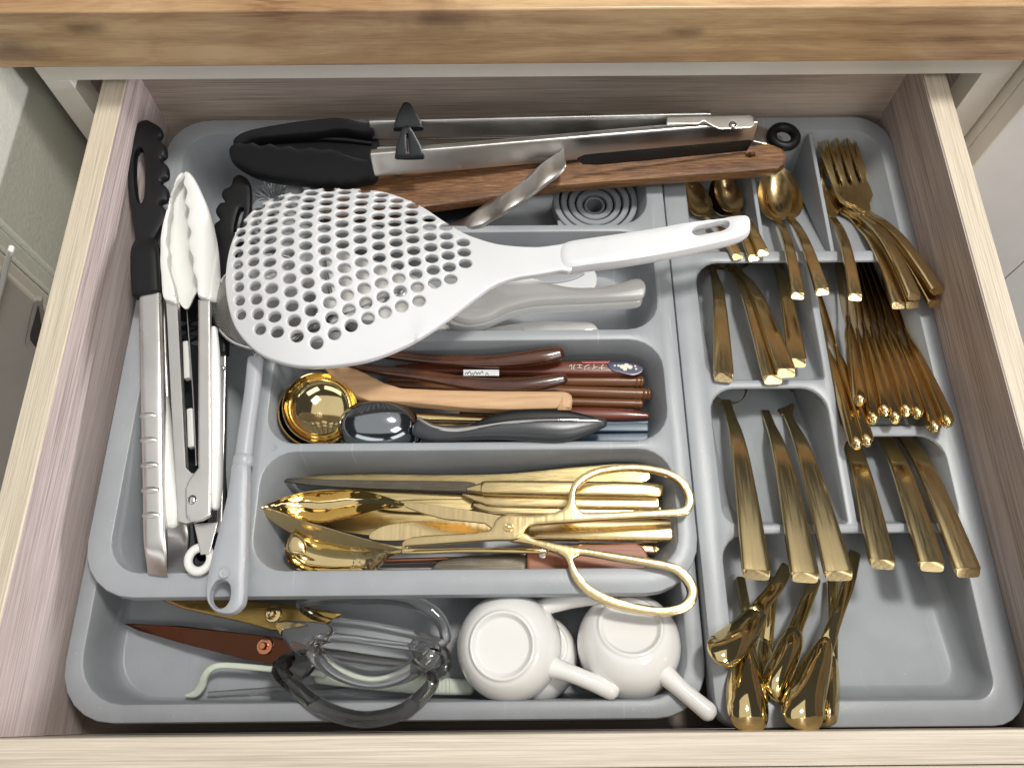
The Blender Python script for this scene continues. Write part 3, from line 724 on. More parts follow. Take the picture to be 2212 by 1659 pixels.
t.part('moulding_mark', ejector(P(484, 1237, -3.42), .3), 'greyh', k)
t.build()

# bottle brush
t = Thing('bottle_brush', 'grey silicone bottle brush with bristle tip and ribbed collar behind the skimmer', 'brush')
c = P(592, 437, -6.0)
br = MD()
for i in range(110):
    a = random.uniform(0, 6.283); e = random.uniform(.1, 1.25); L = random.uniform(1.2, 1.6)
    d = np.array([math.cos(a) * math.cos(e), math.sin(a) * math.cos(e) * .8 + .5, math.sin(e)]); d /= np.linalg.norm(d)
    q = loft3([[*(c + d * .3), .09, .09, 2], [*(c + d * L), .09, .09, 2]], n=5, sub=1); br.add(q.v, q.f)
t.part('bristles', br, 'silgrey', kind='stuff')
for i in range(4):
    t.part('rib', torus(P(582 - i * 5, 446 + i * 14, -6.0 - .1 * i), .85 + .17 * i, .17, (0, -.55, .8), sy=1), 'silgrey')
t.part('core', lathe([(0, .5), (.4, .4), (.6, 0), (1.0, -1.2), (1.2, -2.0)], c, (0, .3, 1), 24), 'silgrey')
t.build()

# ================================================================== back of the drawer
t = Thing('serving_tongs', 'large steel tongs with black silicone heads lying across the back', 'tongs')
def edgeloft(pts, h, z, ro=.0): return lpx([(u, v, z, w_, h, 7, ro) for u, v, w_ in pts], cap='chamfer', n=28, sub=2)
t.part('upper_arm', edgeloft([(802, 278, 13), (1100, 271, 14), (1457, 262, 15), (1530, 261, 15)], 1.5, -2.1, .25), 'steelx')
t.part('pivot_plate', puff([(1440, 254), (1618, 250), (1626, 255), (1629, 274), (1620, 278), (1556, 281), (1540, 275), (1520, 263), (1508, 270), (1440, 270)], -1.3, .18, 3, e=.15, smooth=False), 'steelx')
t.part('rivet', dome(P(1583, 270, -1.15), .28, .14), 'steelp')
t.part('lower_arm', edgeloft([(806, 353, 17), (1000, 338, 16), (1250, 316, 16), (1457, 298, 17), (1628, 285, 15)], 2.0, -2.5, .24), 'steelx')
t.part('inner_flange', edgeloft([(812, 300, 3), (1100, 298, 3), (1500, 279, 3)], .12, -2.9), 'steelp')
t.part('inner_flange', edgeloft([(815, 322, 5), (1000, 316, 4), (1200, 308, 4)], .12, -2.9), 'steelp')
t.part('inner_web', edgeloft([(808, 305, 30), (1100, 298, 26), (1300, 288, 22), (1480, 276, 12)], .12, -3.6), 'steelx')
t.part('grip_inlay', puff([(1247, 343), (1262, 336), (1300, 332), (1400, 323), (1500, 314), (1618, 304), (1625, 307), (1614, 325), (1500, 336), (1400, 346), (1290, 356), (1258, 354)], lambda u, v: -1.75 - (v - (341 - (u - 1247) * .098)) * .055, .25, 6, e=.12, smooth=False), 'blackh')
t.part('upper_head', puff([(505, 312), (516, 299), (532, 291), (567, 282), (638, 270), (692, 264), (727, 261), (757, 264), (785, 271), (808, 273), (808, 292), (780, 296), (740, 290), (690, 297), (620, 303), (560, 312), (520, 324)], lambda u, v: -1.9 - (v - 270) * .02, .9, 14, e=.2), 'black')
t.part('lower_head', puff([(497, 336), (500, 324), (514, 315), (534, 318), (548, 314), (567, 322), (586, 317), (606, 325), (627, 322), (648, 330), (672, 325), (695, 331), (716, 329), (745, 339), (766, 346), (790, 352), (810, 353), (815, 389), (779, 397), (745, 403), (674, 401), (603, 394), (553, 383), (515, 363), (502, 351)], lambda u, v: -1.7 - (v - 320) * .028, 1.0, 14, e=.2), 'black')
t.part('inner_shell', puff([(508, 330), (560, 305), (640, 294), (720, 285), (808, 285), (808, 352), (740, 345), (640, 335), (560, 327)], -3.1, .3, 8, e=.2), 'black')
t.part('inner_rib', lpx([(560, 306, -2.8, 4, .3, 2), (650, 301, -2.8, 6, .4, 2), (740, 303, -2.8, 8, .4, 2), (800, 310, -2.8, 6, .3, 2)]), 'black')
f1 = [(850, 282), (853, 268), (864, 240), (871, 227), (878, 223), (888, 229), (900, 247), (911, 266), (915, 280), (882, 281)]
t.part('stand_foot', puff(f1, lambda u, v: -1.5 + (282 - v) * .012, .5, 7, e=.2, smooth=False), 'blackh')
f2 = [(853, 342), (856, 322), (867, 285), (872, 276), (879, 273), (886, 277), (895, 290), (910, 318), (917, 338), (916, 342), (884, 343)]
t.part('stand_foot', puff(f2, lambda u, v: -1.3 + (344 - v) * .012, .5, 7, e=.2, smooth=False, holes=[[(879, 294), (881.5, 294), (885, 334), (881, 334)]]), 'blackh')
t.part('hanging_tab', puff([(1612, 262), (1660, 280), (1690, 300), (1688, 316), (1650, 312), (1600, 300)], -3.9, .14, 4, e=.1, smooth=False), 'steelx')
c = P(1693, 296, -3.6)
t.part('hanging_ring', torus(c, .88, .36, (0, 0, 1)), 'black')
t.build()

t = Thing('wooden_spatula', 'dark grained wooden spatula with a hanging hole pointing to the right', 'spatula')
zt = Zl((740, 430, -5.2), (1690, 345, -3.3))
t.part('wooden_spatula', puff([(700, 425), (760, 402), (814, 389), (900, 381), (1000, 371), (1219, 356), (1401, 343), (1560, 329), (1640, 320), (1663, 320), (1684, 328), (1695, 343), (1693, 362), (1678, 373), (1614, 379), (1401, 395), (1219, 409), (1130, 423), (1027, 441), (921, 456), (860, 470), (700, 480)], zt, 1.0, 11, holes=[[(1606, 343), (1616, 339), (1625, 343), (1616, 348)]], e=.35, smooth=False), 'wenge')
t.build()

t = Thing('steel_utensil', 'curved satin steel handle with finger dents rising beside the skimmer', 'ladle')
def zst(u, v): return -5.6 + (u - 988) / 235 * 3.3
k = t.part('steel_handle', puff([(960, 490), (990, 478), (1013, 466), (1063, 431), (1098, 416), (1130, 391), (1169, 356), (1205, 331), (1215, 320), (1219, 320), (1222, 340), (1222, 363), (1205, 383), (1187, 396), (1151, 424), (1109, 452), (1063, 478), (1034, 493), (970, 505)], lambda u, v: zst(u, v) + .12 * math.sin((u - 1000) * .085) , .55, 16, e=.08, sub=5), 'steelx')
t.build()
t = Thing('black_turner', 'black nylon turner edge lying under the steel handle beside the skimmer', 'turner')
t.part('black_turner', puff([(900, 462), (935, 458), (1063, 432), (1098, 418), (1080, 440), (1000, 482), (960, 520), (900, 520)], -6.4, .5, 6, e=.3, smooth=False), 'blackh')
t.build()

t = Thing('collapsible_funnel', 'grey collapsible silicone funnel with concentric rings in the back bay', 'funnel')
c = P(1286, 432, -6.4)
pr = []
for i, R_ in enumerate((3.1, 2.5, 1.9, 1.3)):
    z0 = -.16 * i
    pr += [(R_ + .10, z0 - .9), (R_ + .07, z0 - .06), (R_, z0), (R_ - .30, z0), (R_ - .37, z0 - .08), (R_ - .40, z0 - 1.1)]
pr += [(.80, -1.6), (.78, -.75), (.70, -.66), (.62, -.7), (.60, -2.6)]
k = t.part('cone_rings', lathe(pr, c, (0, 0, 1), 64), 'silgrey')
t.part('hook_tab', puff([(1205, 478), (1222, 486), (1226, 510), (1200, 512), (1205, 496)], -6.7, .25, 5, e=.15), 'silgrey')
t.part('ring_gap_shade', lathe([(2.6, -2.4), (0, -2.4)], c, (0, 0, 1), 32), 'dark')  # dark disc painted as shade between the rings and in the hole
t.build()

# ================================================================== white perforated skimmer
cols = [[(195, 445), (185, 505), (175, 575), (168, 650), (165, 730), (170, 810), (173, 890), (178, 985), (187, 1083)],
 [(318, 322), (302, 372), (292, 430), (285, 492), (281, 560), (277, 632), (275, 710), (278, 795), (286, 882), (295, 975), (307, 1080), (322, 1187)],
 [(448, 262), (425, 310), (412, 365), (402, 424), (396, 487), (392, 555), (388, 635), (388, 715), (394, 800), (402, 898), (411, 1000), (425, 1100), (443, 1207)],
 [(585, 210), (560, 258), (543, 308), (531, 365), (523, 425), (518, 493), (515, 568), (519, 650), (521, 735), (530, 828), (538, 922), (547, 1022), (564, 1127), (583, 1237)],
 [(700, 182), (685, 222), (668, 270), (656, 323), (648, 380), (645, 447), (643, 517), (644, 595), (648, 675), (652, 765), (660, 860), (670, 957), (684, 1055), (701, 1167), (722, 1283)],
 [(822, 170), (808, 198), (797, 240), (788, 290), (782, 345), (778, 407), (776, 473), (775, 548), (778, 628), (783, 712), (790, 802), (801, 898), (813, 998), (829, 1107), (847, 1219)],
 [(930, 186), (918, 216), (910, 262), (905, 318), (902, 375), (900, 440), (901, 511), (904, 585), (908, 665), (916, 753), (923, 845), (936, 944), (950, 1050), (966, 1162)],
 [(1060, 205), (1045, 245), (1036, 293), (1030, 350), (1026, 410), (1026, 477), (1029, 550), (1033, 630), (1038, 712), (1045, 800), (1056, 897), (1069, 1000), (1084, 1110)],
 [(1182, 236), (1170, 274), (1162, 323), (1158, 388), (1157, 452), (1157, 522), (1160, 597), (1164, 680), (1171, 767), (1180, 860), (1192, 957), (1205, 1066)],
 [(1290, 275), (1280, 320), (1276, 377), (1274, 436), (1279, 501), (1284, 573), (1288, 652), (1294, 735), (1302, 825), (1312, 917), (1323, 1024)],
 [(1400, 312), (1393, 364), (1390, 420), (1396, 485), (1402, 550), (1408, 630), (1415, 710), (1424, 797), (1434, 889), (1446, 987)],
 [(1517, 405), (1521, 463), (1524, 532), (1529, 607), (1537, 687), (1547, 767), (1557, 860)],
 [(1636, 463), (1640, 527), (1645, 593), (1652, 665), (1660, 747), (1670, 833)],
 [(1760, 573), (1766, 643), (1774, 722)]]
SK = .30403; hol = []
for ci, c_ in enumerate(cols):
    for i, (x, y) in enumerate(c_):
        dy = abs(c_[min(i + 1, len(c_) - 1)][1] - c_[max(i - 1, 0)][1]) / (2 if 0 < i < len(c_) - 1 else 1)
        sl = (c_[min(i + 1, len(c_) - 1)][0] - c_[max(i - 1, 0)][0])
        w_ = (38 if ci == 0 else 44 if ci == 1 else 50) * SK * .93; hh = dy * .385 * SK
        tl = -.45 * max(0, (4 - ci)) / 4 + .10 * max(0, ci - 8) / 5
        if ci < 3: hh *= .95
        cx_, cy_ = 463.6 + x * SK + 2, 356.5 + y * SK - 3
        pts = []
        for a in np.linspace(0, 2 * math.pi, 14, endpoint=False):
            px, py = w_ * math.cos(a), hh * math.sin(a)
            pts.append((cx_ + px * math.cos(tl) - py * math.sin(tl), cy_ + px * math.sin(tl) + py * math.cos(tl)))
        hol.append(pts)
def zsk(u, v):
    z = -.95
    far = max(0, 640 - v) / 225.; z -= 3.0 * far ** 2.2 * min(1, max(0, (1130 - u) / 240))
    lf = max(0, 700 - u) / 210.; z -= 1.9 * lf ** 2.2
    nr = max(0, v - 640) / 155.; z -= .55 * nr ** 2 * (1 if u < 900 else .6)
    if u > 1040: z += min(1., (u - 1040) / 180) * .15
    return z
out = [(489, 620), (491, 580), (497, 545), (509, 510), (527, 482), (552, 455), (586, 434), (628, 420), (680, 412), (730, 411), (780, 412), (826, 418), (868, 430), (915, 452), (960, 482), (1000, 506), (1035, 520), (1075, 531), (1120, 536), (1165, 537), (1206, 532), (1235, 531), (1235, 585), (1206, 589), (1160, 597), (1120, 603), (1090, 611), (1060, 624), (1030, 645), (1000, 668), (960, 699), (910, 732), (860, 758), (800, 780), (740, 791), (690, 795), (640, 793), (596, 782), (560, 765), (530, 738), (508, 706), (495, 665)]
t = Thing('skimmer', 'large white perforated nylon skimmer with slotted handle on top of everything', 'skimmer')
t.part('perforated_blade', puff(out, zsk, .52, 4.2, holes=hol, e=.30, grid=14, step=4.5, sub=4), 'wplast', ang=50)
hz = lambda u, v: -1.0 + .25 * math.sin((u - 1200) / 420 * 3.1)
t.part('handle', puff([(1207, 552), (1210, 538), (1220, 530), (1238, 525), (1300, 516), (1401, 501), (1490, 485), (1556, 476), (1600, 471), (1613, 473), (1619, 483), (1619, 502), (1612, 513), (1590, 524), (1540, 537), (1450, 556), (1350, 573), (1270, 583), (1232, 588), (1216, 584), (1208, 570)], hz, 1.15, 20, e=.15, grid=9,
    holes=[[(1494, 506), (1503, 498), (1530, 492), (1557, 486), (1568, 489), (1568, 497), (1556, 504), (1530, 509), (1506, 514), (1496, 512)]]), 'wplast')
t.build()

# ================================================================== second bay: white spoons
def soupspoon(name, label, du, dv, z, mat='ceram'):
    t = Thing(name, label, 'spoon', 'white porcelain soup spoons')
    o_ = [(974, 679), (981, 665), (1009, 640), (1045, 619), (1080, 608), (1130, 603), (1169, 611), (1222, 624), (1275, 626), (1329, 619), (1364, 608), (1382, 608), (1394, 620), (1393, 636), (1382, 646), (1340, 650), (1293, 652), (1250, 654), (1204, 656), (1151, 660), (1098, 673), (1060, 691), (1020, 699), (992, 695), (978, 689)]
    o_ = [(a + du, b + dv) for a, b in o_]
    def zz(u, v):
        u -= du; return z - 1.3 * max(0, (1150 - u) / 180) ** 1.5 * .35 + .9 * max(0, (u - 1200) / 190) ** 1.6 * .5
    t.part('spoon', puff(o_, zz, 1.15, 19, e=.28, grid=8, hb=.6), mat)
    t.build()
soupspoon('soup_spoon', 'uppermost white porcelain soup spoon lying face down right of the skimmer blade', 0, 0, -4.75)
soupspoon('soup_spoon', 'white porcelain soup spoon nested directly under the uppermost soup spoon', -6, 17, -5.7)
t = Thing('soup_spoon', 'white porcelain spoon handle with a faint label, lowest by the front wall of its bay', 'spoon', 'white porcelain soup spoons')
k = t.part('spoon', puff([(1040, 720), (1090, 706), (1160, 698), (1230, 698), (1275, 700), (1290, 712), (1290, 722), (1230, 732), (1120, 738)], -7.6, .9, 14, e=.2), 'ceram')
t.part('label', puff([(1125, 707), (1205, 700), (1206, 716), (1140, 722)], -7.05, .04, 3, e=.03, smooth=False), 'white', k)
t.build()
t = Thing('scoop', 'flat white plastic scoop lying under the skimmer neck', 'scoop')
t.part('rim', puff([(1120, 596), (1180, 586), (1240, 584), (1283, 586), (1283, 628), (1220, 640), (1150, 626)], -8.0, .5, 8, e=.3), 'wplast')
t.part('bowl', puff([(1135, 603), (1190, 592), (1262, 590), (1240, 606), (1190, 614)], -7.8, .25, 8, e=.1), 'greyh')
t.build()
for (pts, z, lab) in (([(640, 560), (720, 540), (800, 560), (900, 600), (960, 640), (900, 690), (780, 700), (690, 660)], -6.6, 'white porcelain spoon bowl seen through the middle holes of the skimmer'),
                      ([(700, 640), (780, 630), (880, 660), (960, 700), (1000, 716), (860, 722), (760, 715)], -7.6, 'white porcelain spoon seen through the lower right holes of the skimmer')):
    t = Thing('soup_spoon', lab, 'spoon', 'white porcelain soup spoons'); t.part('soup_spoon', puff(pts, z, 1.0, 26, e=.2, hb=.6), 'ceram'); t.build()
t = Thing('steel_whisk_rod', 'thin polished steel rod seen through the skimmer holes', 'utensil')
t.part('steel_whisk_rod', lpx([(690, 470, -6.3, 10, .35, 2.2), (700, 560, -6., 9, .3, 2.2), (716, 640, -5.8, 9, .3, 2.2)]), 'steelp'); t.build()
t = Thing('steel_fork', 'flat steel fork handle seen through the lower holes of the skimmer', 'fork')
t.part('steel_fork', lpx([(640, 715, -5.9, 14, .2, 4), (760, 680, -5.9, 16, .2, 4), (870, 630, -5.9, 18, .2, 4)]), 'steelp'); t.build()
# ================================================================== third bay: ladles, wooden spoons, chopsticks, scoop
def ladle(label, u, v, z, R_, hd):
    t = Thing('ladle', label, 'ladle', 'gold ladles nested in the third bay')
    c = P(u, v, z); n = 44; dep = R_ * .62
    pr = [(R_ * 1.0, 0), (R_ * .985, .05), (R_ * .96, .02)] + [(R_ * .955 * math.cos(a), -dep * math.sin(a)) for a in np.linspace(.06, math.pi / 2, 14)]
    po = [(R_ * 1.0, 0), (R_ * .99, -.05)] + [(R_ * .985 * math.cos(a), -dep * 1.04 * math.sin(a)) for a in np.linspace(.1, math.pi / 2, 12)]
    ax = (.30, -.12, 1)
    t.part('bowl', [lathe(pr, c, ax, n), lathe(po, c, ax, n)], 'goldp')
    t.part('handle', lpx(hd), 'goldp'); t.build()
ladle('lower gold ladle, only its outer rim ring showing left of the upper ladle', 682, 889, -6.0, 2.42, [(770, 905, -6.6, 12, .3, 3), (900, 916, -6.6, 14, .3, 3), (1060, 924, -6.6, 15, .3, 3)])
ladle('upper gold ladle with a mirror bright round bowl in the third bay', 692, 880, -5.4, 2.42, [(775, 893, -5.9, 12, .35, 3), (880, 900, -6.1, 15, .35, 3), (1040, 904, -6.2, 16, .35, 3), (1100, 906, -6.2, 16, .35, 3)])
t = Thing('wooden_spoon', 'pale beech spoon with an angled square cut end over the dark chopsticks', 'spoon')
t.part('spoon_handle', puff([(700, 800), (723, 793), (748, 795), (772, 802), (800, 815), (833, 832), (869, 843), (960, 847), (1051, 849), (1216, 850), (1234, 855), (1237, 870), (1234, 887), (1202, 888), (1097, 891), (1006, 887), (892, 876), (846, 873), (800, 872), (770, 860), (750, 835), (715, 815)], Zl((720, 800, -5.6), (1230, 865, -5.0)), 1.0, 9, e=.3, smooth=False), 'beech')
t.part('cut_end', puff([(1204, 886), (1217, 852), (1233, 857), (1236, 870), (1233, 886)], Zl((1208, 870, -4.47), (1236, 870, -4.85)), .1, 2, e=.08, smooth=False), 'cutend')
t.build()
t = Thing('wooden_spoon', 'glossy dark rosewood spoon handle at the back of the third bay, upper of two', 'spoon', 'glossy rosewood spoon handles')
t.part('wooden_spoon', lpx([(800, 762, -6.3, 14, .5, 2.4), (860, 769, -6.1, 18, .55, 2.4), (940, 777, -5.9, 22, .6, 2.4), (1020, 782, -5.7, 24, .7, 2.4), (1080, 781, -5.5, 27, .75, 2.4), (1130, 776, -5.4, 31, .8, 2.4), (1175, 769, -5.3, 33, .8, 2.4), (1208, 763, -5.3, 28, .7, 2.2)]), 'rose'); t.build()
t = Thing('wooden_spoon', 'glossy dark rosewood spoon handle resting on the beech spoon, lower of two', 'spoon', 'glossy rosewood spoon handles')
t.part('wooden_spoon', lpx([(745, 789, -5.9, 14, .5, 2.4), (820, 800, -5.7, 19, .55, 2.4), (910, 811, -5.4, 22, .6, 2.4), (1000, 826, -5.1, 26, .7, 2.4), (1070, 833, -4.9, 28, .75, 2.4), (1130, 832, -4.8, 29, .8, 2.4), (1180, 825, -4.8, 29, .8, 2.4), (1215, 819, -4.8, 25, .7, 2.2)]), 'rose'); t.build()
t = Thing('printed_chopstick', 'dark red lacquered chopstick with white lettering and a navy printed end', 'chopstick')
k = t.part('stick', lpx([(860, 797, -7.0, 14, .5, 4), (1080, 798, -6.7, 26, .75, 4), (1310, 798, -6.5, 31, .85, 4), (1375, 799, -6.5, 26, .75, 3)]), 'redw')
t.part('navy_end', puff([(1312, 784), (1340, 781), (1370, 785), (1388, 793), (1386, 804), (1366, 811), (1340, 805), (1320, 799)], -6.04, .05, 4, e=.03), 'navy', k)
zp = -6.0
spots = []
for (u, v, r) in ((1336, 790, 3), (1344, 792, 5.5), (1353, 790, 6), (1361, 793, 5.5), (1350, 797, 5), (1328, 790, 2.4), (1372, 791, 2.4), (1374, 797, 2.6)):
    spots.append(puff([(u + r * math.cos(a), v + r * .8 * math.sin(a)) for a in np.linspace(0, 6.28, 9)[:-1]], zp, .03, 2, e=.02, step=2, grid=4))
t.part('blossom_print', spots, 'print', k)
t.part('red_band', puff([(1255, 781), (1318, 780), (1316, 784), (1258, 785)], -6.03, .03, 2, e=.02, smooth=False), 'red', k)
def text(body, size, org, xdir, up=(0, 0, 1)):
    cu = bpy.data.curves.new('lettering', 'FONT'); cu.body = body; cu.size = size; cu.extrude = .002; cu.align_x = 'CENTER'; cu.align_y = 'CENTER'; cu.resolution_u = 3
    o = bpy.data.objects.new('lettering', cu); col.objects.link(o)
    me = bpy.data.meshes.new_from_object(o.evaluated_get(bpy.context.evaluated_depsgraph_get())); bpy.data.objects.remove(o)
    X = Vector(xdir).normalized(); Z_ = Vector(up); Y_ = Z_.cross(X)
    md = MD().add([tuple(Vector(org) + X * v.co.x + Y_ * v.co.y + Z_ * v.co.z) for v in me.vertices], [tuple(f.vertices) for f in me.polygons]); return md
a = P(1268, 792, -6.02); b = P(1240, 792, -6.02)
t.part('lettering', text('ナイジェル', .5, a, b - a), 'print', k)
t.build()
t = Thing('name_sticker', 'small white sticker with black scribbled lettering on a dark stick', 'sticker')
k = t.part('sticker', puff([(1001, 799), (1078, 799), (1078, 812), (1001, 812)], -5.75, .08, 2, e=.06, smooth=False, step=4), 'wplast')
sc = MD()
for i, (x, y) in enumerate(((1008, 806), (1014, 804), (1020, 808), (1027, 805), (1034, 806), (1041, 804), (1052, 807))):
    q = lpx([(x - 3, y + 3, -5.7, 1.6, .03, 2), (x, y - 2, -5.7, 1.6, .03, 2), (x + 3, y + 3, -5.7, 1.6, .03, 2)], n=6, sub=2); sc.add(q.v, q.f)
t.part('scribble', sc, 'ink', k); t.build()
# bamboo style chopsticks
def rings(rows, at, k=1.22):
    """add raised ring pairs to a lathe-like stick"""
    out = []
    return out
for lab, y0, y1, wd, xs, xe, z in (('brown bamboo style chopstick with ringed joints, uppermost of three', 822, 825, 23, 840, 1387, -6.9), ('brown bamboo style chopstick with ringed joints, middle and longest of three', 832, 852, 24, 820, 1402, -6.9), ('brown bamboo style chopstick with ringed joints, lowest and thinnest of three', 858, 874, 20, 840, 1385, -7.0)):
    t = Thing('bamboo_chopstick', lab, 'chopstick', 'bamboo style chopsticks')
    def cc(x): return (x, y0 + (y1 - y0) * (x - xs) / (xe - xs))
    L = xe - xs
    k = t.part('stick', lpx([(*cc(xs), z - .5, wd * .5, .4, 2), (*cc(xs + L * .4), z - .2, wd * .88, .75, 2), (*cc(xe), z, wd, .85, 2)], cap='chamfer', n=18), 'bamb')
    for x in (xe - 13, xe - 4, xe - 104, xe - 96, xe - 430, xe - 422):
        f_ = .5 + .5 * (x - xs) / L; p0 = P(*cc(x), z - .5 * (1 - (x - xs) / L)); p1 = P(*cc(x + 3), z - .5 * (1 - (x - xs) / L))
        t.part('joint_ring', torus(p0, wd * f_ * .5 / 34 * 1.12, .085, p1 - p0, 20, 6), 'bamb', k)
    t.build()
t = Thing('lacquered_chopstick', 'reddish brown tapered chopstick between the beech spoon and the blue chopsticks', 'chopstick')
t.part('lacquered_chopstick', lpx([(1000, 892, -7.2, 18, .5, 2.6), (1230, 894, -6.8, 27, .7, 2.6), (1340, 896, -6.6, 25, .7, 2.6), (1397, 899, -6.5, 14, .5, 2.2)]), 'redw'); t.build()
for lab, a, b, z in (('slate blue square chopstick, furthest back of three beside the scoop', 916, 913, -7.1), ('slate blue square chopstick, middle of three beside the scoop', 927, 926, -6.9), ('slate blue square chopstick, nearest of three beside the tray wall', 950, 948, -6.9)):
    t = Thing('blue_chopstick', lab, 'chopstick', 'slate blue square chopsticks')
    t.part('blue_chopstick', lpx([(1050, a, z - .3, 12, .55, 9), (1397, b, z, 20, .75, 9)], cap='chamfer', sub=1), 'blue'); t.build()
t = Thing('ice_cream_scoop', 'dark chrome ice cream scoop with black inlaid grip in the third bay', 'ice cream scoop')
c = P(818, 920, -6.0)
pr = [(2.62, -1.3), (2.75, -.9), (2.74, -.4)] + [(2.68 * math.cos(a), 1.35 * math.sin(a)) for a in np.linspace(.02, math.pi / 2, 16)]
t.part('bowl', lathe(pr, c, (0.02, -.12, 1), 56, 1.0, .68), 'darksteel')
t.part('bowl_rim', torus(c - np.array([0, 0, .95]), 2.78, .14, (0.02, -.12, 1), 56, 10, .68), 'steelp')
k = t.part('handle', lpx([(905, 925, -5.4, 40, .8, 2.4), (945, 936, -5.2, 36, .9, 2.4), (1010, 934, -5.0, 34, 1.0, 2.4), (1080, 925, -4.9, 50, 1.2, 2.4), (1150, 922, -4.9, 64, 1.4, 2.4), (1215, 924, -4.9, 62, 1.3, 2.4), (1270, 918, -4.9, 42, 1.0, 2.3), (1300, 914, -4.9, 22, .7, 2.2)]), 'dgrey')
t.part('chrome_strip', lpx([(905, 905, -5.1, 9, .3, 2.2), (935, 922, -4.9, 12, .35, 2.2), (980, 929, -4.6, 12, .35, 2.2), (1030, 924, -4.45, 10, .35, 2.2), (1090, 914, -4.35, 9, .3, 2.2), (1160, 909, -4.22, 8, .3, 2.2), (1240, 908, -4.3, 8, .3, 2.2), (1297, 909, -4.6, 8, .3, 2.2)]), 'steelp', k)
t.part('grip_inlay', lpx([(1018, 920, -4.5, 5, .2, 2.2), (1060, 908, -4.35, 20, .3, 2.2), (1110, 900, -4.3, 26, .3, 2.2), (1170, 897, -4.28, 26, .3, 2.2), (1230, 898, -4.35, 20, .3, 2.2), (1282, 905, -4.55, 8, .2, 2.2)]), 'black', k)
t.build()
# ================================================================== fourth bay: gold knives, salad scissors, spoon
def knife(label, blade, zb, hpts, bladmat='bladeg', hmat='goldx', bolster=None, serr=None):
    t = Thing('table_knife', label, 'knife', 'gold table knives in the front bay')
    t.part('blade', puff(blade, zb, .14, 5, e=.06, smooth=True), bladmat)
    t.part('handle', lpx(hpts, cap='chamfer'), hmat)
    if serr:
        md = MD()
        (xa, ya), (xb, yb) = serr; n = 46
        for i in range(n):
            x = xa + (xb - xa) * i / n; y = ya + (yb - ya) * i / n + 3 * math.sin(i / n * 3.14) * (1 if len(serr) < 3 else 0)
            p = P(x, y, zb if not callable(zb) else zb(x, y)); s = .05
            md.add([p + (-s, 0, -s), p + (s, 0, -s), p + (0, -.09, 0), p + (0, 0, s)], [(0, 1, 2), (0, 2, 3), (1, 3, 2), (0, 3, 1)])
        t.part('serration', md, hmat, kind='stuff')
    t.build()
t = Thing('cake_server', 'broad flat gold server furthest back in the front bay', 'cake server')
t.part('cake_server', puff([(600, 1041), (641, 1030), (740, 1025), (824, 1024), (960, 1026), (1097, 1023), (1234, 1010), (1348, 1002), (1393, 1010), (1396, 1040), (1300, 1052), (1000, 1050), (700, 1048)], Zl((620, 1040, -8.2), (1390, 1010, -6.4)), .2, 7, e=.1), 'bladeg'); t.build()
knife('gold table knife with a dark pointed blade, furthest back of the knives', [(605, 1038), (640, 1033), (720, 1036), (850, 1038), (1000, 1040), (1030, 1048), (1024, 1061), (900, 1059), (760, 1054), (660, 1047)], Zl((607, 1037, -7.2), (1024, 1055, -6.6)),
      [(1010, 1057, -6.5, 8, .3, 3), (1040, 1055, -6.4, 22, .55, 4), (1080, 1055, -6.3, 30, .75, 5), (1390, 1060, -6.0, 33, .8, 5), (1424, 1064, -6.0, 26, .6, 4)], bladmat='bladed')
knife('gold serrated table knife second from the back in the front bay', [(606, 1080), (625, 1070), (680, 1059), (760, 1056), (900, 1062), (1005, 1066), (1005, 1078), (900, 1080), (700, 1090)], -7.4,
      [(1000, 1068, -7.1, 8, .3, 3), (1040, 1078, -7.0, 22, .6, 4), (1100, 1084, -6.9, 28, .7, 5), (1420, 1088, -6.6, 30, .7, 5)], serr=((640, 1066), (790, 1059)))
knife('gold table knife third from the back with a broad satin blade', [(800, 1066), (900, 1066), (990, 1068), (1024, 1084), (1024, 1100), (950, 1108), (820, 1100)], -7.5,
      [(1020, 1090, -7.3, 10, .3, 3), (1050, 1096, -7.2, 24, .6, 4), (1110, 1100, -7.1, 30, .7, 5), (1425, 1108, -6.9, 32, .7, 5)])
t = Thing('fish_server', 'wide gold serving blade with a finely serrated lower edge under the scissors', 'server')
k = t.part('blade', puff([(650, 1105), (700, 1090), (800, 1088), (950, 1096), (1040, 1108), (1040, 1128), (960, 1146), (880, 1158), (810, 1158), (730, 1146), (680, 1128)], -7.9, .16, 6, e=.06), 'bladeg')
md = MD()
for i in range(40):
    x = 715 + i * 3.2; y = 1141 + 15 * (i / 40) ** .6; p = P(x, y, -7.9); s = .05
    md.add([p + (-s, 0, -s), p + (s, 0, -s), p + (0, -.1, 0), p + (0, 0, s)], [(0, 1, 2), (0, 2, 3), (1, 3, 2), (0, 3, 1)])
t.part('serration', md, 'gold', k, kind='stuff'); t.build()
knife('gold butter knife with a rounded blade under the scissor pivot', [(797, 1158), (804, 1148), (824, 1137), (855, 1130), (892, 1126), (1006, 1125), (1060, 1130), (1066, 1142), (1050, 1152), (960, 1160), (860, 1168), (805, 1166)], -7.0,
      [(1090, 1150, -6.9, 16, .3, 3), (1134, 1148, -6.8, 26, .5, 5), (1180, 1147, -6.6, 40, .7, 6), (1436, 1148, -6.3, 46, .8, 6), (1440, 1149, -6.3, 44, .7, 6)], bladmat='gold')
t = Thing('gold_handle', 'short notched gold handle end at the right of the front bay', 'cutlery handle')
t.part('gold_handle', lpx([(1250, 1180, -7.2, 14, .5, 5), (1400, 1186, -7.2, 20, .6, 5), (1412, 1188, -7.2, 24, .7, 5)], cap='chamfer'), 'goldx'); t.build()
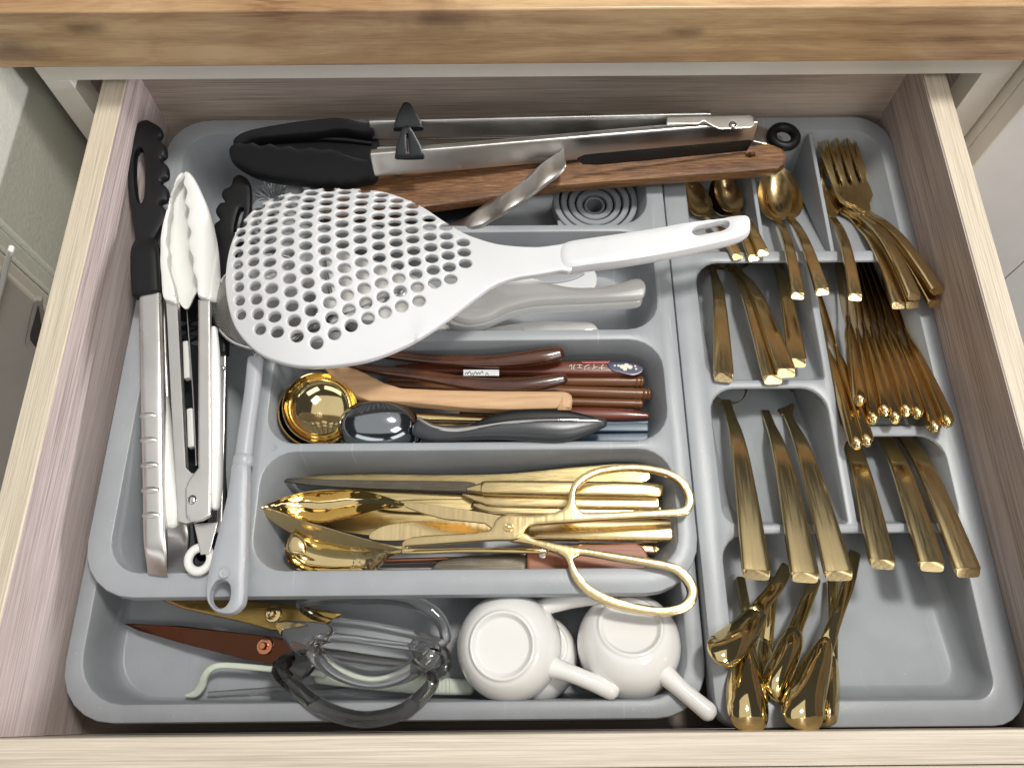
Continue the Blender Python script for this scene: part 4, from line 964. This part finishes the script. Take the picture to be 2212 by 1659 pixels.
# drinking straws
t = Thing('drinking_straw', 'copper metal straw lying along the front wall under the gold spoon', 'straw')
t.part('drinking_straw', lpx([(594, 1213, -8.6, 11, .5, 2), (780, 1213, -8.6, 11, .5, 2), (1000, 1207, -8.6, 11, .5, 2)], cap='chamfer', sub=1), 'copper'); t.build()
t = Thing('drinking_straw', 'silver metal straw lying along the front wall beside the copper straw', 'straw')
t.part('drinking_straw', lpx([(604, 1232, -8.6, 12, .5, 2), (940, 1229, -8.6, 12, .5, 2)], cap='chamfer', sub=1), 'steelp'); t.build()
t = Thing('serving_spoon', 'polished gold spoon with a bent tip at the lower left of the front bay', 'spoon')
t.part('bowl', puff([(632, 1151), (619, 1170), (616, 1188), (627, 1213), (658, 1234), (696, 1243), (750, 1243), (796, 1238), (815, 1222), (836, 1206), (866, 1194), (890, 1190), (884, 1182), (850, 1184), (796, 1181), (710, 1168), (664, 1156)], lambda u, v: -6.2 - .008 * (v - 1150) , .14, 6, e=.08, dish=(1.0, 34)), 'goldp')
t.part('curled_tip', puff([(630, 1154), (642, 1152), (658, 1166), (664, 1184), (658, 1196), (640, 1198), (622, 1192), (618, 1178)], -5.9, .12, 6, e=.06, dish=(-.2, 14)), 'gold')
t.part('handle', lpx([(870, 1190, -6.3, 12, .2, 3), (930, 1190, -6.1, 12, .22, 3), (1010, 1188, -6.1, 11, .22, 3), (1180, 1190, -6.2, 12, .22, 3)]), 'goldp')
t.part('plastic_wrap', puff([(760, 1176), (815, 1182), (835, 1200), (812, 1232), (780, 1246), (752, 1240), (764, 1210)], lambda u, v: -6.15 + .12 * math.sin(u * .35) * math.cos(v * .3), .1, 6, e=.04, grid=5), 'film')
t.build()
t = Thing('paring_knife', 'small knife with a dark blade and riveted reddish wooden handle', 'knife')
t.part('blade', puff([(930, 1230), (947, 1212), (980, 1203), (1033, 1197), (1140, 1195), (1140, 1236), (1030, 1238)], -7.1, .16, 5, e=.06, smooth=False), 'bladed')
k = t.part('handle', puff([(1138, 1192), (1145, 1183), (1216, 1180), (1371, 1175), (1389, 1183), (1398, 1203), (1396, 1232), (1370, 1240), (1250, 1240), (1138, 1238)], -6.7, .85, 7, e=.45, smooth=False), 'cher')
t.part('rivet', dome(P(1172, 1198, -6.27), .24, .05), 'steel', k); t.build()
# gold salad scissors on top
t = Thing('salad_scissors', 'large gold salad serving scissors with two loop handles across the front bay', 'scissors')
z1 = lambda u, v: -5.6 + (min(u, 1100) - 560) / 540 * .9 + max(0, u - 1100) / 400 * .35
# arm B : upper leaf, crossing under the pivot to the lower loop
t.part('leaf_head', puff([(566, 1097), (590, 1085), (618, 1074), (650, 1066), (687, 1061), (728, 1059), (765, 1059), (805, 1065), (842, 1076), (872, 1088), (862, 1097), (820, 1100), (770, 1114), (720, 1126), (690, 1132), (660, 1126), (620, 1112), (590, 1103)], z1, .14, 5, e=.1, dish=(1.25, 30), grid=7), 'goldp')
t.part('arm', puff([(868, 1086), (901, 1086), (1006, 1101), (1093, 1116), (1120, 1132), (1134, 1151), (1157, 1165), (1180, 1186), (1143, 1178), (1102, 1170), (1080, 1158), (1063, 1142), (1047, 1131), (960, 1122), (915, 1110), (876, 1096)], lambda u, v: z1(u, v) - .12, .26, 5, e=.14, smooth=False), 'gold')
lowhole = [(1239, 1211), (1248, 1203), (1261, 1200), (1325, 1211), (1416, 1227), (1457, 1239), (1478, 1261), (1484, 1284), (1467, 1304), (1430, 1311), (1371, 1303), (1316, 1287), (1271, 1261), (1248, 1233)]
t.part('loop_handle', puff([(1134, 1151), (1157, 1165), (1234, 1180), (1325, 1195), (1439, 1213), (1476, 1228), (1498, 1252), (1507, 1279), (1499, 1306), (1476, 1324), (1440, 1331), (1394, 1328), (1325, 1314), (1271, 1287), (1239, 1255), (1226, 1220), (1214, 1202), (1179, 1188), (1143, 1177), (1102, 1169), (1110, 1152)], lambda u, v: z1(u, v) - .1, .62, 11, holes=[lowhole], e=.30, grid=7), 'gold')
# arm A : lower leaf, over the pivot to the upper loop
t.part('leaf_head', puff([(566, 1097), (600, 1103), (655, 1125), (700, 1138), (750, 1153), (796, 1166), (851, 1179), (876, 1178), (880, 1184), (850, 1188), (800, 1186), (740, 1179), (687, 1170), (645, 1158), (612, 1142), (588, 1126), (568, 1108)], lambda u, v: z1(u, v) - .02 - max(0, v - (1097 + (u - 566) * .3)) * .030, .16, 6, e=.1, grid=7), 'gold')
uphole = [(1243, 1074), (1246, 1060), (1254, 1049), (1277, 1033), (1307, 1023), (1371, 1018), (1430, 1027), (1460, 1042), (1477, 1066), (1479, 1088), (1462, 1098), (1371, 1104), (1280, 1108), (1257, 1106), (1246, 1094)]
k = t.part('loop_handle', puff([(868, 1180), (892, 1161), (1006, 1153), (1047, 1149), (1063, 1142), (1070, 1126), (1080, 1117), (1098, 1112), (1143, 1114), (1188, 1110), (1213, 1101), (1224, 1088), (1229, 1069), (1236, 1046), (1259, 1025), (1298, 1010), (1371, 1003), (1436, 1013), (1474, 1032), (1493, 1058), (1500, 1083), (1492, 1105), (1474, 1116), (1416, 1119), (1325, 1124), (1188, 1133), (1146, 1138), (1129, 1156), (1111, 1167), (1070, 1168), (1006, 1172), (892, 1180)], lambda u, v: z1(u, v) + .2, .55, 10, holes=[uphole], e=.28, grid=7), 'gold')
t.part('pivot_screw', lathe([(.3, 0), (.28, .08), (.18, .1), (.16, .05), (.10, .05), (.08, .1), (0, .11)], P(1098, 1138, -4.22), n=24), 'goldp', k)
t.build()
# ================================================================== front bay of the lower tray
def blade_thing(label, pts, zf, mat, screw, smat, loops, lmat, block, zl):
    t = Thing('scissors', label, 'scissors', 'scissors with acrylic loop handles')
    t.part('blade', puff(pts, zf, .3, 8, e=.16, smooth=False), mat)
    c = P(*screw, zf(*screw) + .15)
    t.part('pivot_screw', lathe([(.52, 0), (.52, .12), (.46, .2), (.30, .22), (.24, .22), (.22, .62), (.18, .68), (0, .7)], c, n=28), smat)
    for lp in loops: t.part('loop_handle', lpx(lp, closed=True, sub=5, n=18), lmat)
    for b in block: t.part('handle_shoulder', puff(b[0], b[1], b[2], 12, e=.2), lmat)
    t.build()
zf = Zl((268, 1347, -9.6), (600, 1390, -8.4))
blade_thing('scissors with copper brown blades and smoked acrylic handles lying over the tray edge', [(268, 1347), (290, 1347), (396, 1352), (538, 1369), (620, 1379), (680, 1400), (680, 1425), (625, 1430), (580, 1434), (520, 1421), (396, 1390), (300, 1362)], zf, 'brownm', (573, 1396), 'copper',
    [[(605, 1440, -6.6, 34, 1.0, 2.2), (640, 1485, -6.3, 36, 1.0, 2.2), (700, 1530, -6.0, 38, 1.05, 2.2), (780, 1553, -5.8, 38, 1.05, 2.2), (860, 1540, -5.8, 36, 1.0, 2.2), (915, 1500, -5.9, 32, 1.0, 2.2), (935, 1465, -6.1, 28, .95, 2.2), (905, 1440, -6.9, 26, .9, 2.2), (800, 1425, -7.6, 26, .9, 2.2), (680, 1412, -7.6, 28, .9, 2.2)],
     [(900, 1385, -8.6, 22, .8, 2.2), (940, 1390, -8.6, 24, .8, 2.2), (962, 1415, -8.6, 24, .8, 2.2), (960, 1445, -8.4, 24, .8, 2.2), (930, 1452, -8.5, 22, .8, 2.2), (905, 1420, -8.5, 22, .8, 2.2)]], 'smoke',
    [([(592, 1428), (620, 1412), (660, 1405), (690, 1420), (680, 1445), (650, 1470), (620, 1470), (600, 1450)], -7.2, 1.0)], 0)
zf2 = Zl((325, 1286, -9.4), (620, 1340, -8.0))
blade_thing('scissors with aged gold blades and clear acrylic handles behind the copper pair', [(318, 1284), (450, 1288), (560, 1300), (640, 1308), (740, 1325), (700, 1352), (610, 1362), (587, 1361), (538, 1347), (396, 1315)], zf2, 'goldm', (591, 1327), 'goldp',
    [[(650, 1305, -7.4, 22, .8, 2.2), (700, 1293, -7.0, 26, .9, 2.2), (780, 1291, -6.9, 30, 1.0, 2.2), (860, 1294, -6.9, 30, 1.0, 2.2), (920, 1312, -7.0, 30, 1.0, 2.2), (955, 1345, -7.1, 28, .95, 2.2), (958, 1385, -7.3, 24, .9, 2.2), (900, 1372, -7.6, 20, .8, 2.2), (800, 1352, -7.8, 20, .8, 2.2), (700, 1338, -7.8, 20, .8, 2.2)],
     [(680, 1410, -6.2, 38, 1.2, 2.2), (730, 1448, -6.0, 42, 1.3, 2.2), (800, 1468, -5.9, 42, 1.3, 2.2), (870, 1456, -5.9, 40, 1.25, 2.2), (925, 1425, -5.9, 38, 1.2, 2.2), (938, 1398, -6.1, 26, 1.0, 2.2), (900, 1398, -6.6, 18, .8, 2.2), (820, 1388, -6.8, 18, .8, 2.2), (740, 1378, -6.8, 20, .8, 2.2), (692, 1382, -6.6, 24, .9, 2.2)]], 'clear',
    [([(598, 1350), (606, 1341), (640, 1340), (700, 1346), (722, 1360), (712, 1378), (684, 1388), (672, 1412), (654, 1418), (630, 1402), (610, 1376)], -6.6, 1.0)], 0)
t = Thing('peeler', 'pale green plastic peeler with a hooked tip lying in the front bay', 'peeler')
t.part('frame', lpx([(402, 1502, -9.6, 5, .15, 2.4), (422, 1497, -9.5, 16, .2, 2.4), (436, 1480, -9.3, 18, .3, 3), (443, 1460, -9.0, 15, .35, 3), (458, 1443, -8.8, 14, .35, 3), (490, 1437, -8.8, 14, .35, 3), (590, 1445, -8.8, 14, .35, 3), (700, 1455, -8.8, 16, .35, 3)]), 'mint')
t.part('lower_guard', lpx([(452, 1498, -9.8, 10, .2, 3), (600, 1488, -9.8, 12, .2, 3), (760, 1480, -9.8, 12, .2, 3)]), 'smoke')
t.part('handle', lpx([(690, 1462, -9.4, 30, .6, 3), (820, 1474, -9.4, 36, .7, 3), (940, 1481, -9.4, 38, .7, 3), (1015, 1484, -9.4, 34, .7, 3)]), 'mint')
k = 0
for i in range(10):
    t.part('grip_rib', lpx([(900 + i * 8, 1468, -9.04, 3, .08, 2), (900 + i * 8, 1494, -9.04, 3, .08, 2)], n=8), 'mint', 2)
t.build()
# white ceramic pots, upside down
def pot(label, cu, cv, z, axis, rpx, hpts, name='sauce_pot'):
    t = Thing(name, label, 'sauce pot', 'white ceramic sauce pots')
    c = P(cu, cv, z); a = P(cu + rpx, cv, z); R_ = abs(a[0] - c[0]); s = R_ / 3.05
    pr = [(0, .9), (1.30, .9), (1.52, .93), (1.66, 1.06), (1.74, 1.14), (1.84, 1.12), (1.95, 1.0), (2.2, .86), (2.55, .5), (2.85, 0), (3.02, -.6), (3.05, -1.2), (2.98, -1.9), (2.9, -2.35), (2.8, -2.42), (2.68, -2.3), (2.6, -1.5), (2.1, .0), (0, .4)]
    pr = [tuple(x) for x in catmull([(r * s, h * s) for r, h in pr], sub=3)]
    t.part('body', lathe(pr, c, axis, 72), 'ceram', ang=60)
    t.part('handle', lpx([(u, v, zz, w_, h_, 2.1) for u, v, zz, w_, h_ in hpts], n=22), 'ceram', ang=60)
    t.build()
pot('white ceramic pot lowest in the bay, half hidden behind the large upturned pot', 1160, 1405, -8.3, (.2, .35, 1), 96, [(1150, 1345, -7.8, 90, 1.9), (1175, 1312, -7.4, 44, 1.5), (1215, 1300, -7.2, 38, 1.3), (1262, 1290, -7.1, 40, 1.3), (1310, 1284, -7.0, 42, 1.3)])
pot('large upturned white ceramic pot in front with its foot ring facing up', 1093, 1395, -6.4, (-.20, -.04, 1), 116, [(1140, 1420, -7.5, 140, 3.0), (1158, 1428, -7.0, 98, 2.3), (1176, 1434, -6.7, 70, 1.8), (1198, 1442, -6.5, 50, 1.55), (1235, 1455, -6.3, 40, 1.3), (1280, 1473, -6.3, 40, 1.2), (1318, 1489, -6.4, 44, 1.2)])
pot('upturned white ceramic pot at the right whose handle hangs over the tray edge', 1360, 1372, -6.6, (-.05, .42, 1), 113, [(1384, 1402, -7.5, 140, 3.0), (1398, 1418, -6.95, 100, 2.3), (1412, 1433, -6.6, 72, 1.8), (1432, 1452, -6.3, 52, 1.55), (1462, 1480, -6.0, 40, 1.3), (1502, 1514, -5.8, 40, 1.2), (1528, 1535, -5.7, 42, 1.2)])
t = Thing('sauce_pot', 'handle tip of a white pot showing just under the other pot handles', 'sauce pot', 'white ceramic sauce pots')
t.part('sauce_pot', lpx([(1300, 1470, -8.6, 36, 1.1, 2.1), (1352, 1497, -8.5, 36, 1.1, 2.1)]), 'ceram'); t.build()

# ================================================================== right tray cutlery
ID = lambda u, v, z: (u, v, z)
def bowlmesh(Lb, Wb, dep, y0, th=.10, nr=9, na=36, tipz=.25):
    """oval spoon bowl, long axis +Y starting at y0, local cm"""
    md = MD(); rows = []
    for s_, off in ((1, 0.), (0, -th)):
        for i in range(nr + 1):
            r = i / nr
            for a in range(na):
                t_ = 2 * math.pi * a / na; cy = math.sin(t_); cx = math.cos(t_)
                wx = Wb / 2 * (1 - .16 * cy); x = r * wx * cx; y = y0 + Lb / 2 + r * Lb / 2 * cy
                z = -dep * (1 - r ** 2.2) + off * (1 if r < 1 else .6) + tipz * ((y - y0) / Lb) ** 2
                rows.append((x, y, z))
    n = (nr + 1) * na; f = []
    for b, fl in ((0, 0), (n, 1)):
        for i in range(nr):
            for a in range(na):
                q = (b + i * na + a, b + (i + 1) * na + a, b + (i + 1) * na + (a + 1) % na, b + i * na + (a + 1) % na); f.append(q[::-1] if fl else q)
    for a in range(na): f.append((nr * na + a, n + nr * na + a, n + nr * na + (a + 1) % na, nr * na + (a + 1) % na))
    return md.add(rows, f)
def handle_local(L, wend, wneck, hend=.42, hneck=.3, drop=0.6):
    """flat faceted handle from its chamfered end (y=0) to the neck (y=L), sinking by drop"""
    st = []
    for k, y in enumerate((.38, 1.2, L * .3, L * .55, L * .78, L * .93, L)):
        f = y / L; st.append([0, y, .35 * math.sin(f * 3.1) - drop * max(0, f - .7) / .3, wend + (wneck - wend) * f ** .8, hend + (hneck - hend) * f, 5])
    m = loft3(st, cap='none', n=28, sub=4)
    # chamfered end: top edge slopes down to a rounded lower lip
    n = 28; first = m.v[:n]; c = np.mean(first, 0); v = []
    for p in first:
        q = np.array(p); up_ = (q[2] - c[2]) / (hend * .5)
        v.append((q[0] * .93, q[1] - .38 + .20 * (up_ + 1) * 1.0, q[2] - .025 * up_))
    o = len(m.v); m.v += v; m.f += [(i, (i + 1) % n, o + (i + 1) % n, o + i) for i in range(n)]
    m.f.append(tuple(o + i for i in range(n)))
    return m
def make_fork(label, L=8.9, wend=.96, hw=2.75, hl=6.9, mat='gold', group='gold table forks', name='table_fork'):
    t = Thing(name, label, 'fork', group, local=True)
    t.part('handle', handle_local(L, wend, .55, .40, .26), mat)
    h = hw / 2; tl = hl * .55; y0 = L - .3; s = hw * .135; tips = []
    out = [(-.26, y0), (-.30, y0 + .5), (-.55, y0 + 1.1), (-h * .88, y0 + 1.8), (-h, y0 + 2.6), (-h, hl + y0 - tl)]
    xs = [(-h + s * .5 + i * (hw - s) / 3) for i in range(4)]; g = s * .5
    for i, x in enumerate(xs):
        yb = hl + y0 - tl
        out += [(x - g, yb + .35), (x - g * .85, y0 + hl - 1.0), (x - g * .25, y0 + hl), (x + g * .25, y0 + hl), (x + g * .85, y0 + hl - 1.0), (x + g, yb + .35)]
        if i < 3: xm = (xs[i] + xs[i + 1]) / 2; out += [(xm - .06, yb), (xm + .06, yb)]
    out += [(h, hl + y0 - tl), (h, y0 + 2.6), (h * .88, y0 + 1.8), (.55, y0 + 1.1), (.30, y0 + .5), (.26, y0)]
    out = out[::-1]
    def Z(u, v):
        f = (v - y0) / hl; return -.62 - .45 * math.sin(min(1, f * 1.7) * math.pi / 2) + .26 * (v - y0) + .5 * max(0, f - .45) / .55
    t.part('head', puff(out, Z, .18, .12, e=.08, M=ID, smooth=False, step=.3, grid=.4), mat)
    t.build(); return t.root
def make_spoon(label, L=8.6, wend=.96, bl=4.6, bw=2.5, dep=.6, mat='gold', group='gold table spoons', name='table_spoon', wn=.5, drop=.6):
    t = Thing(name, label, 'spoon', group, local=True)
    t.part('handle', handle_local(L, wend, wn, .40, .28, drop), mat)
    b = bowlmesh(bl, bw, dep, L - .25); b.v = [(x, y, z - drop + .16 + .24 * max(0, y - L)) for x, y, z in b.v]
    t.part('bowl', b, mat); t.build(); return t.root
def Lw(px, u, v, z, du=.0, dv=-1.): return wcm(u, v, z, du, dv, px)
# forks, upper tier: end pixel, direction pixel, heights
first = None
forks = [('gold table fork lying alone left of the fork pile, nearest the divider', (1848, 648), (1800, 440), -4.0, -6.5, .0),
         ('gold table fork whose end lies leftmost in the fork pile, underneath', (1942, 666), (1856, 462), -4.3, -6.7, .02),
         ('gold table fork whose end lies below and behind the second end of the pile', (1973, 665), (1866, 455), -4.4, -6.6, -.02),
         ('gold table fork on top of the pile with its end second from left', (1977, 647), (1862, 440), -3.7, -5.9, .05),
         ('gold table fork under the rightmost fork, its end lowest at the right', (2022, 662), (1880, 455), -4.3, -6.4, 0.),
         ('gold table fork with its end furthest right against the drawer side', (2029, 634), (1877, 443), -3.6, -5.7, .04)]
for i, (lab, e_, d_, za, zb, ro) in enumerate(forks):
    if i == 0: first = make_fork(lab); o = first
    else: o = dup(first, lab)
    place(o, P(*e_, za), P(*d_, zb), ro)
tsp = None
for i, (lab, e_, d_, za, zb, ro, sc) in enumerate([('gold table spoon with its handle end furthest left in the middle slot', (1724, 645), (1678, 445), -3.9, -6.2, .05, 1), ('gold table spoon with its bowl partly under its neighbour in the middle slot', (1778, 636), (1703, 445), -3.9, -6.4, -.1, 1)]):
    if i == 0: tsp = make_spoon(lab); o = tsp
    else: o = dup(tsp, lab)
    place(o, P(*e_, za), P(*d_, zb), ro, sc)
first = None
for i, (lab, e_, d_, za, zb, ro) in enumerate([('small gold teaspoon under the skimmer handle, furthest left of three', (1596, 560), (1509, 432), -5.1, -7.0, .0),
        ('small gold teaspoon with the middle end just below the skimmer handle', (1630, 563), (1562, 430), -5.0, -7.0, .0),
        ('small gold teaspoon furthest right, its end beside the skimmer handle tip', (1650, 552), (1580, 430), -4.6, -6.5, .0)]):
    if i == 0: first = make_spoon(lab, L=5.8, wend=.85, bl=3.4, bw=2.0, dep=.45, group='gold teaspoons', name='teaspoon', wn=.4, drop=.6); o = first
    else: o = dup(first, lab)
    place(o, P(*e_, za), P(*d_, zb), ro)
t = Thing('spoon', 'tip of a bright gold spoon showing behind the wooden spatula end', 'spoon')
t.part('spoon', puff([(1612, 326), (1640, 316), (1664, 312), (1672, 322), (1668, 345), (1640, 360), (1612, 350)], -5.5, .14, 6, e=.08, dish=(.5, 20)), 'goldp'); t.build()
# second tier, left: wide gold handles
def broad(label, L, wend, wneck, fork=False, mat='gold', grp='broad gold serving cutlery'):
    t = Thing('serving_fork' if fork else 'serving_spoon', label, 'fork' if fork else 'spoon', grp, local=True)
    st = []
    for y, f in ((.45, 0), (1.3, .02), (L * .35, .25), (L * .6, .5), (L * .78, .72), (L * .92, .95), (L * 1.05, 1.)):
        st.append([0, y, .25 * math.sin(min(1, y / L) * 3.1) - 1.1 * max(0, y / L - .72) / .33, wend + (wneck - wend) * f, .5 - .15 * f, 4.5])
    m = loft3(st, cap='none', n=28, sub=4); n = 28; fr = m.v[:n]; c = np.mean(fr, 0); v = []
    for p in fr:
        up_ = (p[2] - c[2]) / .25; v.append((p[0] * .90, p[1] - .45 + .24 * (up_ + 1), p[2] - .03 * up_))
    o = len(m.v); m.v += v; m.f += [(i, (i + 1) % n, o + (i + 1) % n, o + i) for i in range(n)]; m.f.append(tuple(o + i for i in range(n)))
    t.part('handle', m, mat)
    if fork:
        y0 = L * 1.03; q = MD()
        for x in (-.85, -.3, .3, .85):
            r = loft3([[x * .25, y0, -1.1, .4, .16, 3], [x * .9, y0 + 1.6, -1.5, .45, .16, 3], [x, y0 + 3.2, -1.3, .34, .14, 3], [x, y0 + 5., -.8, .12, .1, 2]], n=10); q.add(r.v, r.f)
        t.part('tines', q, mat)
    else:
        b = bowlmesh(5.2, 3.4, .8, L * 1.03); b.v = [(x, y, z - 1.1) for x, y, z in b.v]; t.part('bowl', b, mat)
    t.build(); return t.root
a = broad('broad gold handle furthest left in the second tier, alone', 11.6, 1.32, .5)
place(a, P(1563, 822, -4.9), P(1548, 600, -7.7))
for lab, e_, d_, za, zb, ro in (('broad gold handle second from left in the second tier, partly underneath', (1672, 827), (1598, 596), -4.9, -7.8, 0.), ('broad gold handle crossing on top of its neighbour in the second tier', (1701, 812), (1612, 596), -4.3, -7.5, .08), ('shorter broad gold handle beside the divider in the second tier', (1722, 790), (1688, 600), -5.2, -7.9, -.05)):
    o = dup(a, lab); place(o, P(*e_, za), P(*d_, zb), ro)
# second tier, right: polished slim knives standing on edge
def slimknife(label):
    t = Thing('dinner_knife', label, 'knife', 'polished gold knives packed in the second tier', local=True)
    st = [[0, .05, 0, .68, .72, 3], [0, .5, .04, .80, .84, 3.4], [0, 3.0, .06, .76, .86, 3.4], [0, 6.5, .02, .60, .74, 3], [0, 7.6, 0, .34, .62, 2.4], [0, 8.4, 0, .26, .58, 2.2]]
    t.part('handle', loft3(st, cap='chamfer', n=24, sub=5), 'goldk')
    t.part('end_cap', loft3([[0, -.16, -.04, .44, .50, 2.6], [0, .02, 0, .60, .70, 2.4]], cap='chamfer', n=20, sub=2), 'goldp')
    t.part('blade', loft3([[0, 8.2, 0, .14, .6, 3], [0, 10.5, 0, .12, 1.2, 3], [0, 15.5, .0, .1, 1.1, 3], [0, 17.0, .1, .06, .3, 2]], n=12), 'goldk'); t.build(); return t.root
kn = [((1851, 962), (1757, 660), -4.0, -8.3), ((1873, 956), (1772, 660), -4.0, -8.2), ((1857, 868), (1822, 640), -3.7, -7.8), ((1886, 908), (1836, 640), -4.2, -8.2), ((1910, 890), (1848, 640), -4.2, -8.2),
      ((1934, 906), (1862, 640), -4.2, -8.1), ((1957, 890), (1876, 640), -4.2, -8.1), ((1982, 896), (1890, 640), -4.2, -8.0), ((2020, 928), (1904, 640), -4.1, -8.0), ((2047, 915), (1918, 640), -3.9, -7.9)]
kl = ['left one of the two polished gold knives reaching furthest forward', 'right one of the two polished gold knives reaching furthest forward', 'polished gold knife whose short end rests on top above the knife row', 'polished gold knife first from left in the packed row of seven', 'polished gold knife second from left in the packed row of seven',
      'polished gold knife third from left in the packed row of seven', 'polished gold knife fourth from left, in the middle of the packed row', 'polished gold knife fifth from left in the packed row of seven', 'polished gold knife sixth from left whose end dips into shadow', 'polished gold knife furthest right, beside the tray rim']
first = None
for lab, (e_, d_, za, zb) in zip(kl, kn):
    if first is None: first = slimknife(lab); o = first
    else: o = dup(first, lab)
    place(o, P(*e_, za), P(*d_, zb))
# third tier
a = broad('large broad gold handle furthest left in the third tier, reaching the front bay', 13.4, 1.66, .62, mat='gold', grp='large gold serving cutlery')
place(a, P(1636, 1250, -4.0), P(1580, 870, -7.8))
b = broad('large broad gold fork handle, middle of the three in the third tier left', 12.8, 1.66, .6, True, grp='large gold serving cutlery')
place(b, P(1741, 1256, -4.0), P(1664, 880, -7.9))
o = dup(b, 'large broad gold fork handle, right of the three in the third tier left'); place(o, P(1815, 1252, -3.8), P(1708, 880, -7.8), -.06)
c_ = broad('large gold knife handle directly below the pair of forward knives', 11.6, 1.52, .95, mat='gold', grp='large gold serving knives')
place(c_, P(1908, 1227, -4.2), P(1832, 930, -7.6))
o = dup(c_, 'large gold knife handle, left of the two beside the right tray rim'); place(o, P(2016, 1232, -4.2), P(1908, 915, -7.8))
o = dup(c_, 'large gold knife handle closest to the right tray rim'); place(o, P(2095, 1245, -4.0), P(1946, 900, -7.7))
# fourth tier: spatula shaped butter spreaders
def spread(label, pts, hdl, z, mat='goldp'):
    t = Thing('spreader', label, 'spreader', 'polished gold spreaders in the lowest tier')
    t.part('blade', puff(pts, z, .34, 12, e=.10, grid=6, dish=(-.75, 95)), mat)
    (u0, v0, z0_, w0), (u1, v1, z1_, w1) = hdl[-2:]
    hdl = hdl + [(u1 + (u1 - u0) * .55, v1 + (v1 - v0) * .55, z(u1, v1) + .0, w1 * 1.1), (u1 + (u1 - u0) * 1.0, v1 + (v1 - v0) * 1.0, z(u1, v1) - .1, w1 * .8)]
    t.part('handle', lpx([(u, v, zz, w_, .32, 2.6) for u, v, zz, w_ in hdl]), mat); t.build()
zq = Zl((1660, 1250, -7.6), (1560, 1440, -3.8))
spread('polished gold spreader leaning furthest left with its tip over the tray rim', [(1650, 1300), (1660, 1312), (1655, 1340), (1640, 1375), (1618, 1408), (1592, 1434), (1570, 1441), (1548, 1432), (1532, 1412), (1527, 1392), (1534, 1376), (1555, 1360), (1585, 1338), (1615, 1312), (1634, 1296)], [(1700, 1225, -8.0, 30), (1680, 1262, -7.2, 32), (1656, 1292, -6.6, 34), (1636, 1320, -6.0, 40)], zq)
zq = Zl((1650, 1330, -6.2), (1615, 1575, -4.2))
spread('polished gold spreader pointing straight to the front with small colourful reflections', [(1625, 1405), (1640, 1440), (1652, 1480), (1659, 1520), (1659, 1555), (1648, 1575), (1620, 1580), (1594, 1574), (1576, 1550), (1570, 1520), (1570, 1480), (1578, 1440), (1592, 1410), (1610, 1396)], [(1600, 1250, -8.6, 20), (1612, 1330, -7.2, 24), (1618, 1410, -5.9, 34)], zq)
zq = Zl((1740, 1340, -6.6), (1675, 1520, -4.9))
spread('polished gold spreader in the middle whose tip stops short of the rim', [(1706, 1352), (1722, 1356), (1735, 1376), (1731, 1412), (1718, 1450), (1702, 1490), (1688, 1518), (1672, 1512), (1654, 1492), (1647, 1470), (1654, 1440), (1670, 1408), (1688, 1372)], [(1760, 1250, -8.4, 28), (1742, 1300, -7.6, 30), (1722, 1350, -6.8, 32), (1712, 1380, -6.3, 38)], zq)
zq = Zl((1800, 1380, -6.0), (1738, 1575, -3.9))
spread('polished gold spreader furthest right on top, its wide tip over the front rim', [(1782, 1372), (1795, 1384), (1798, 1420), (1792, 1470), (1785, 1520), (1778, 1556), (1764, 1576), (1738, 1579), (1708, 1567), (1692, 1548), (1689, 1520), (1698, 1488), (1716, 1458), (1740, 1420), (1762, 1388)], [(1846, 1195, -8.4, 28), (1832, 1260, -7.4, 30), (1812, 1320, -6.6, 28), (1792, 1375, -6.0, 34)], zq)
spread('polished gold spreader mostly hidden behind the furthest right one', [(1790, 1400), (1803, 1405), (1812, 1450), (1814, 1500), (1810, 1550), (1802, 1564), (1780, 1566), (1770, 1540), (1775, 1460)], [(1798, 1255, -8.4, 24), (1800, 1340, -7.2, 22), (1798, 1410, -6.4, 24)], Zl((1800, 1400, -6.8), (1795, 1565, -4.9)))
spread('polished gold spreader lowest, visible only between the two left spreaders', [(1640, 1380), (1660, 1384), (1672, 1420), (1672, 1480), (1668, 1530), (1650, 1534), (1636, 1500), (1630, 1430)], [(1672, 1250, -9, 22), (1664, 1320, -8.4, 24), (1656, 1390, -8.0, 28)], Zl((1650, 1380, -8.0), (1660, 1530, -6.2)))
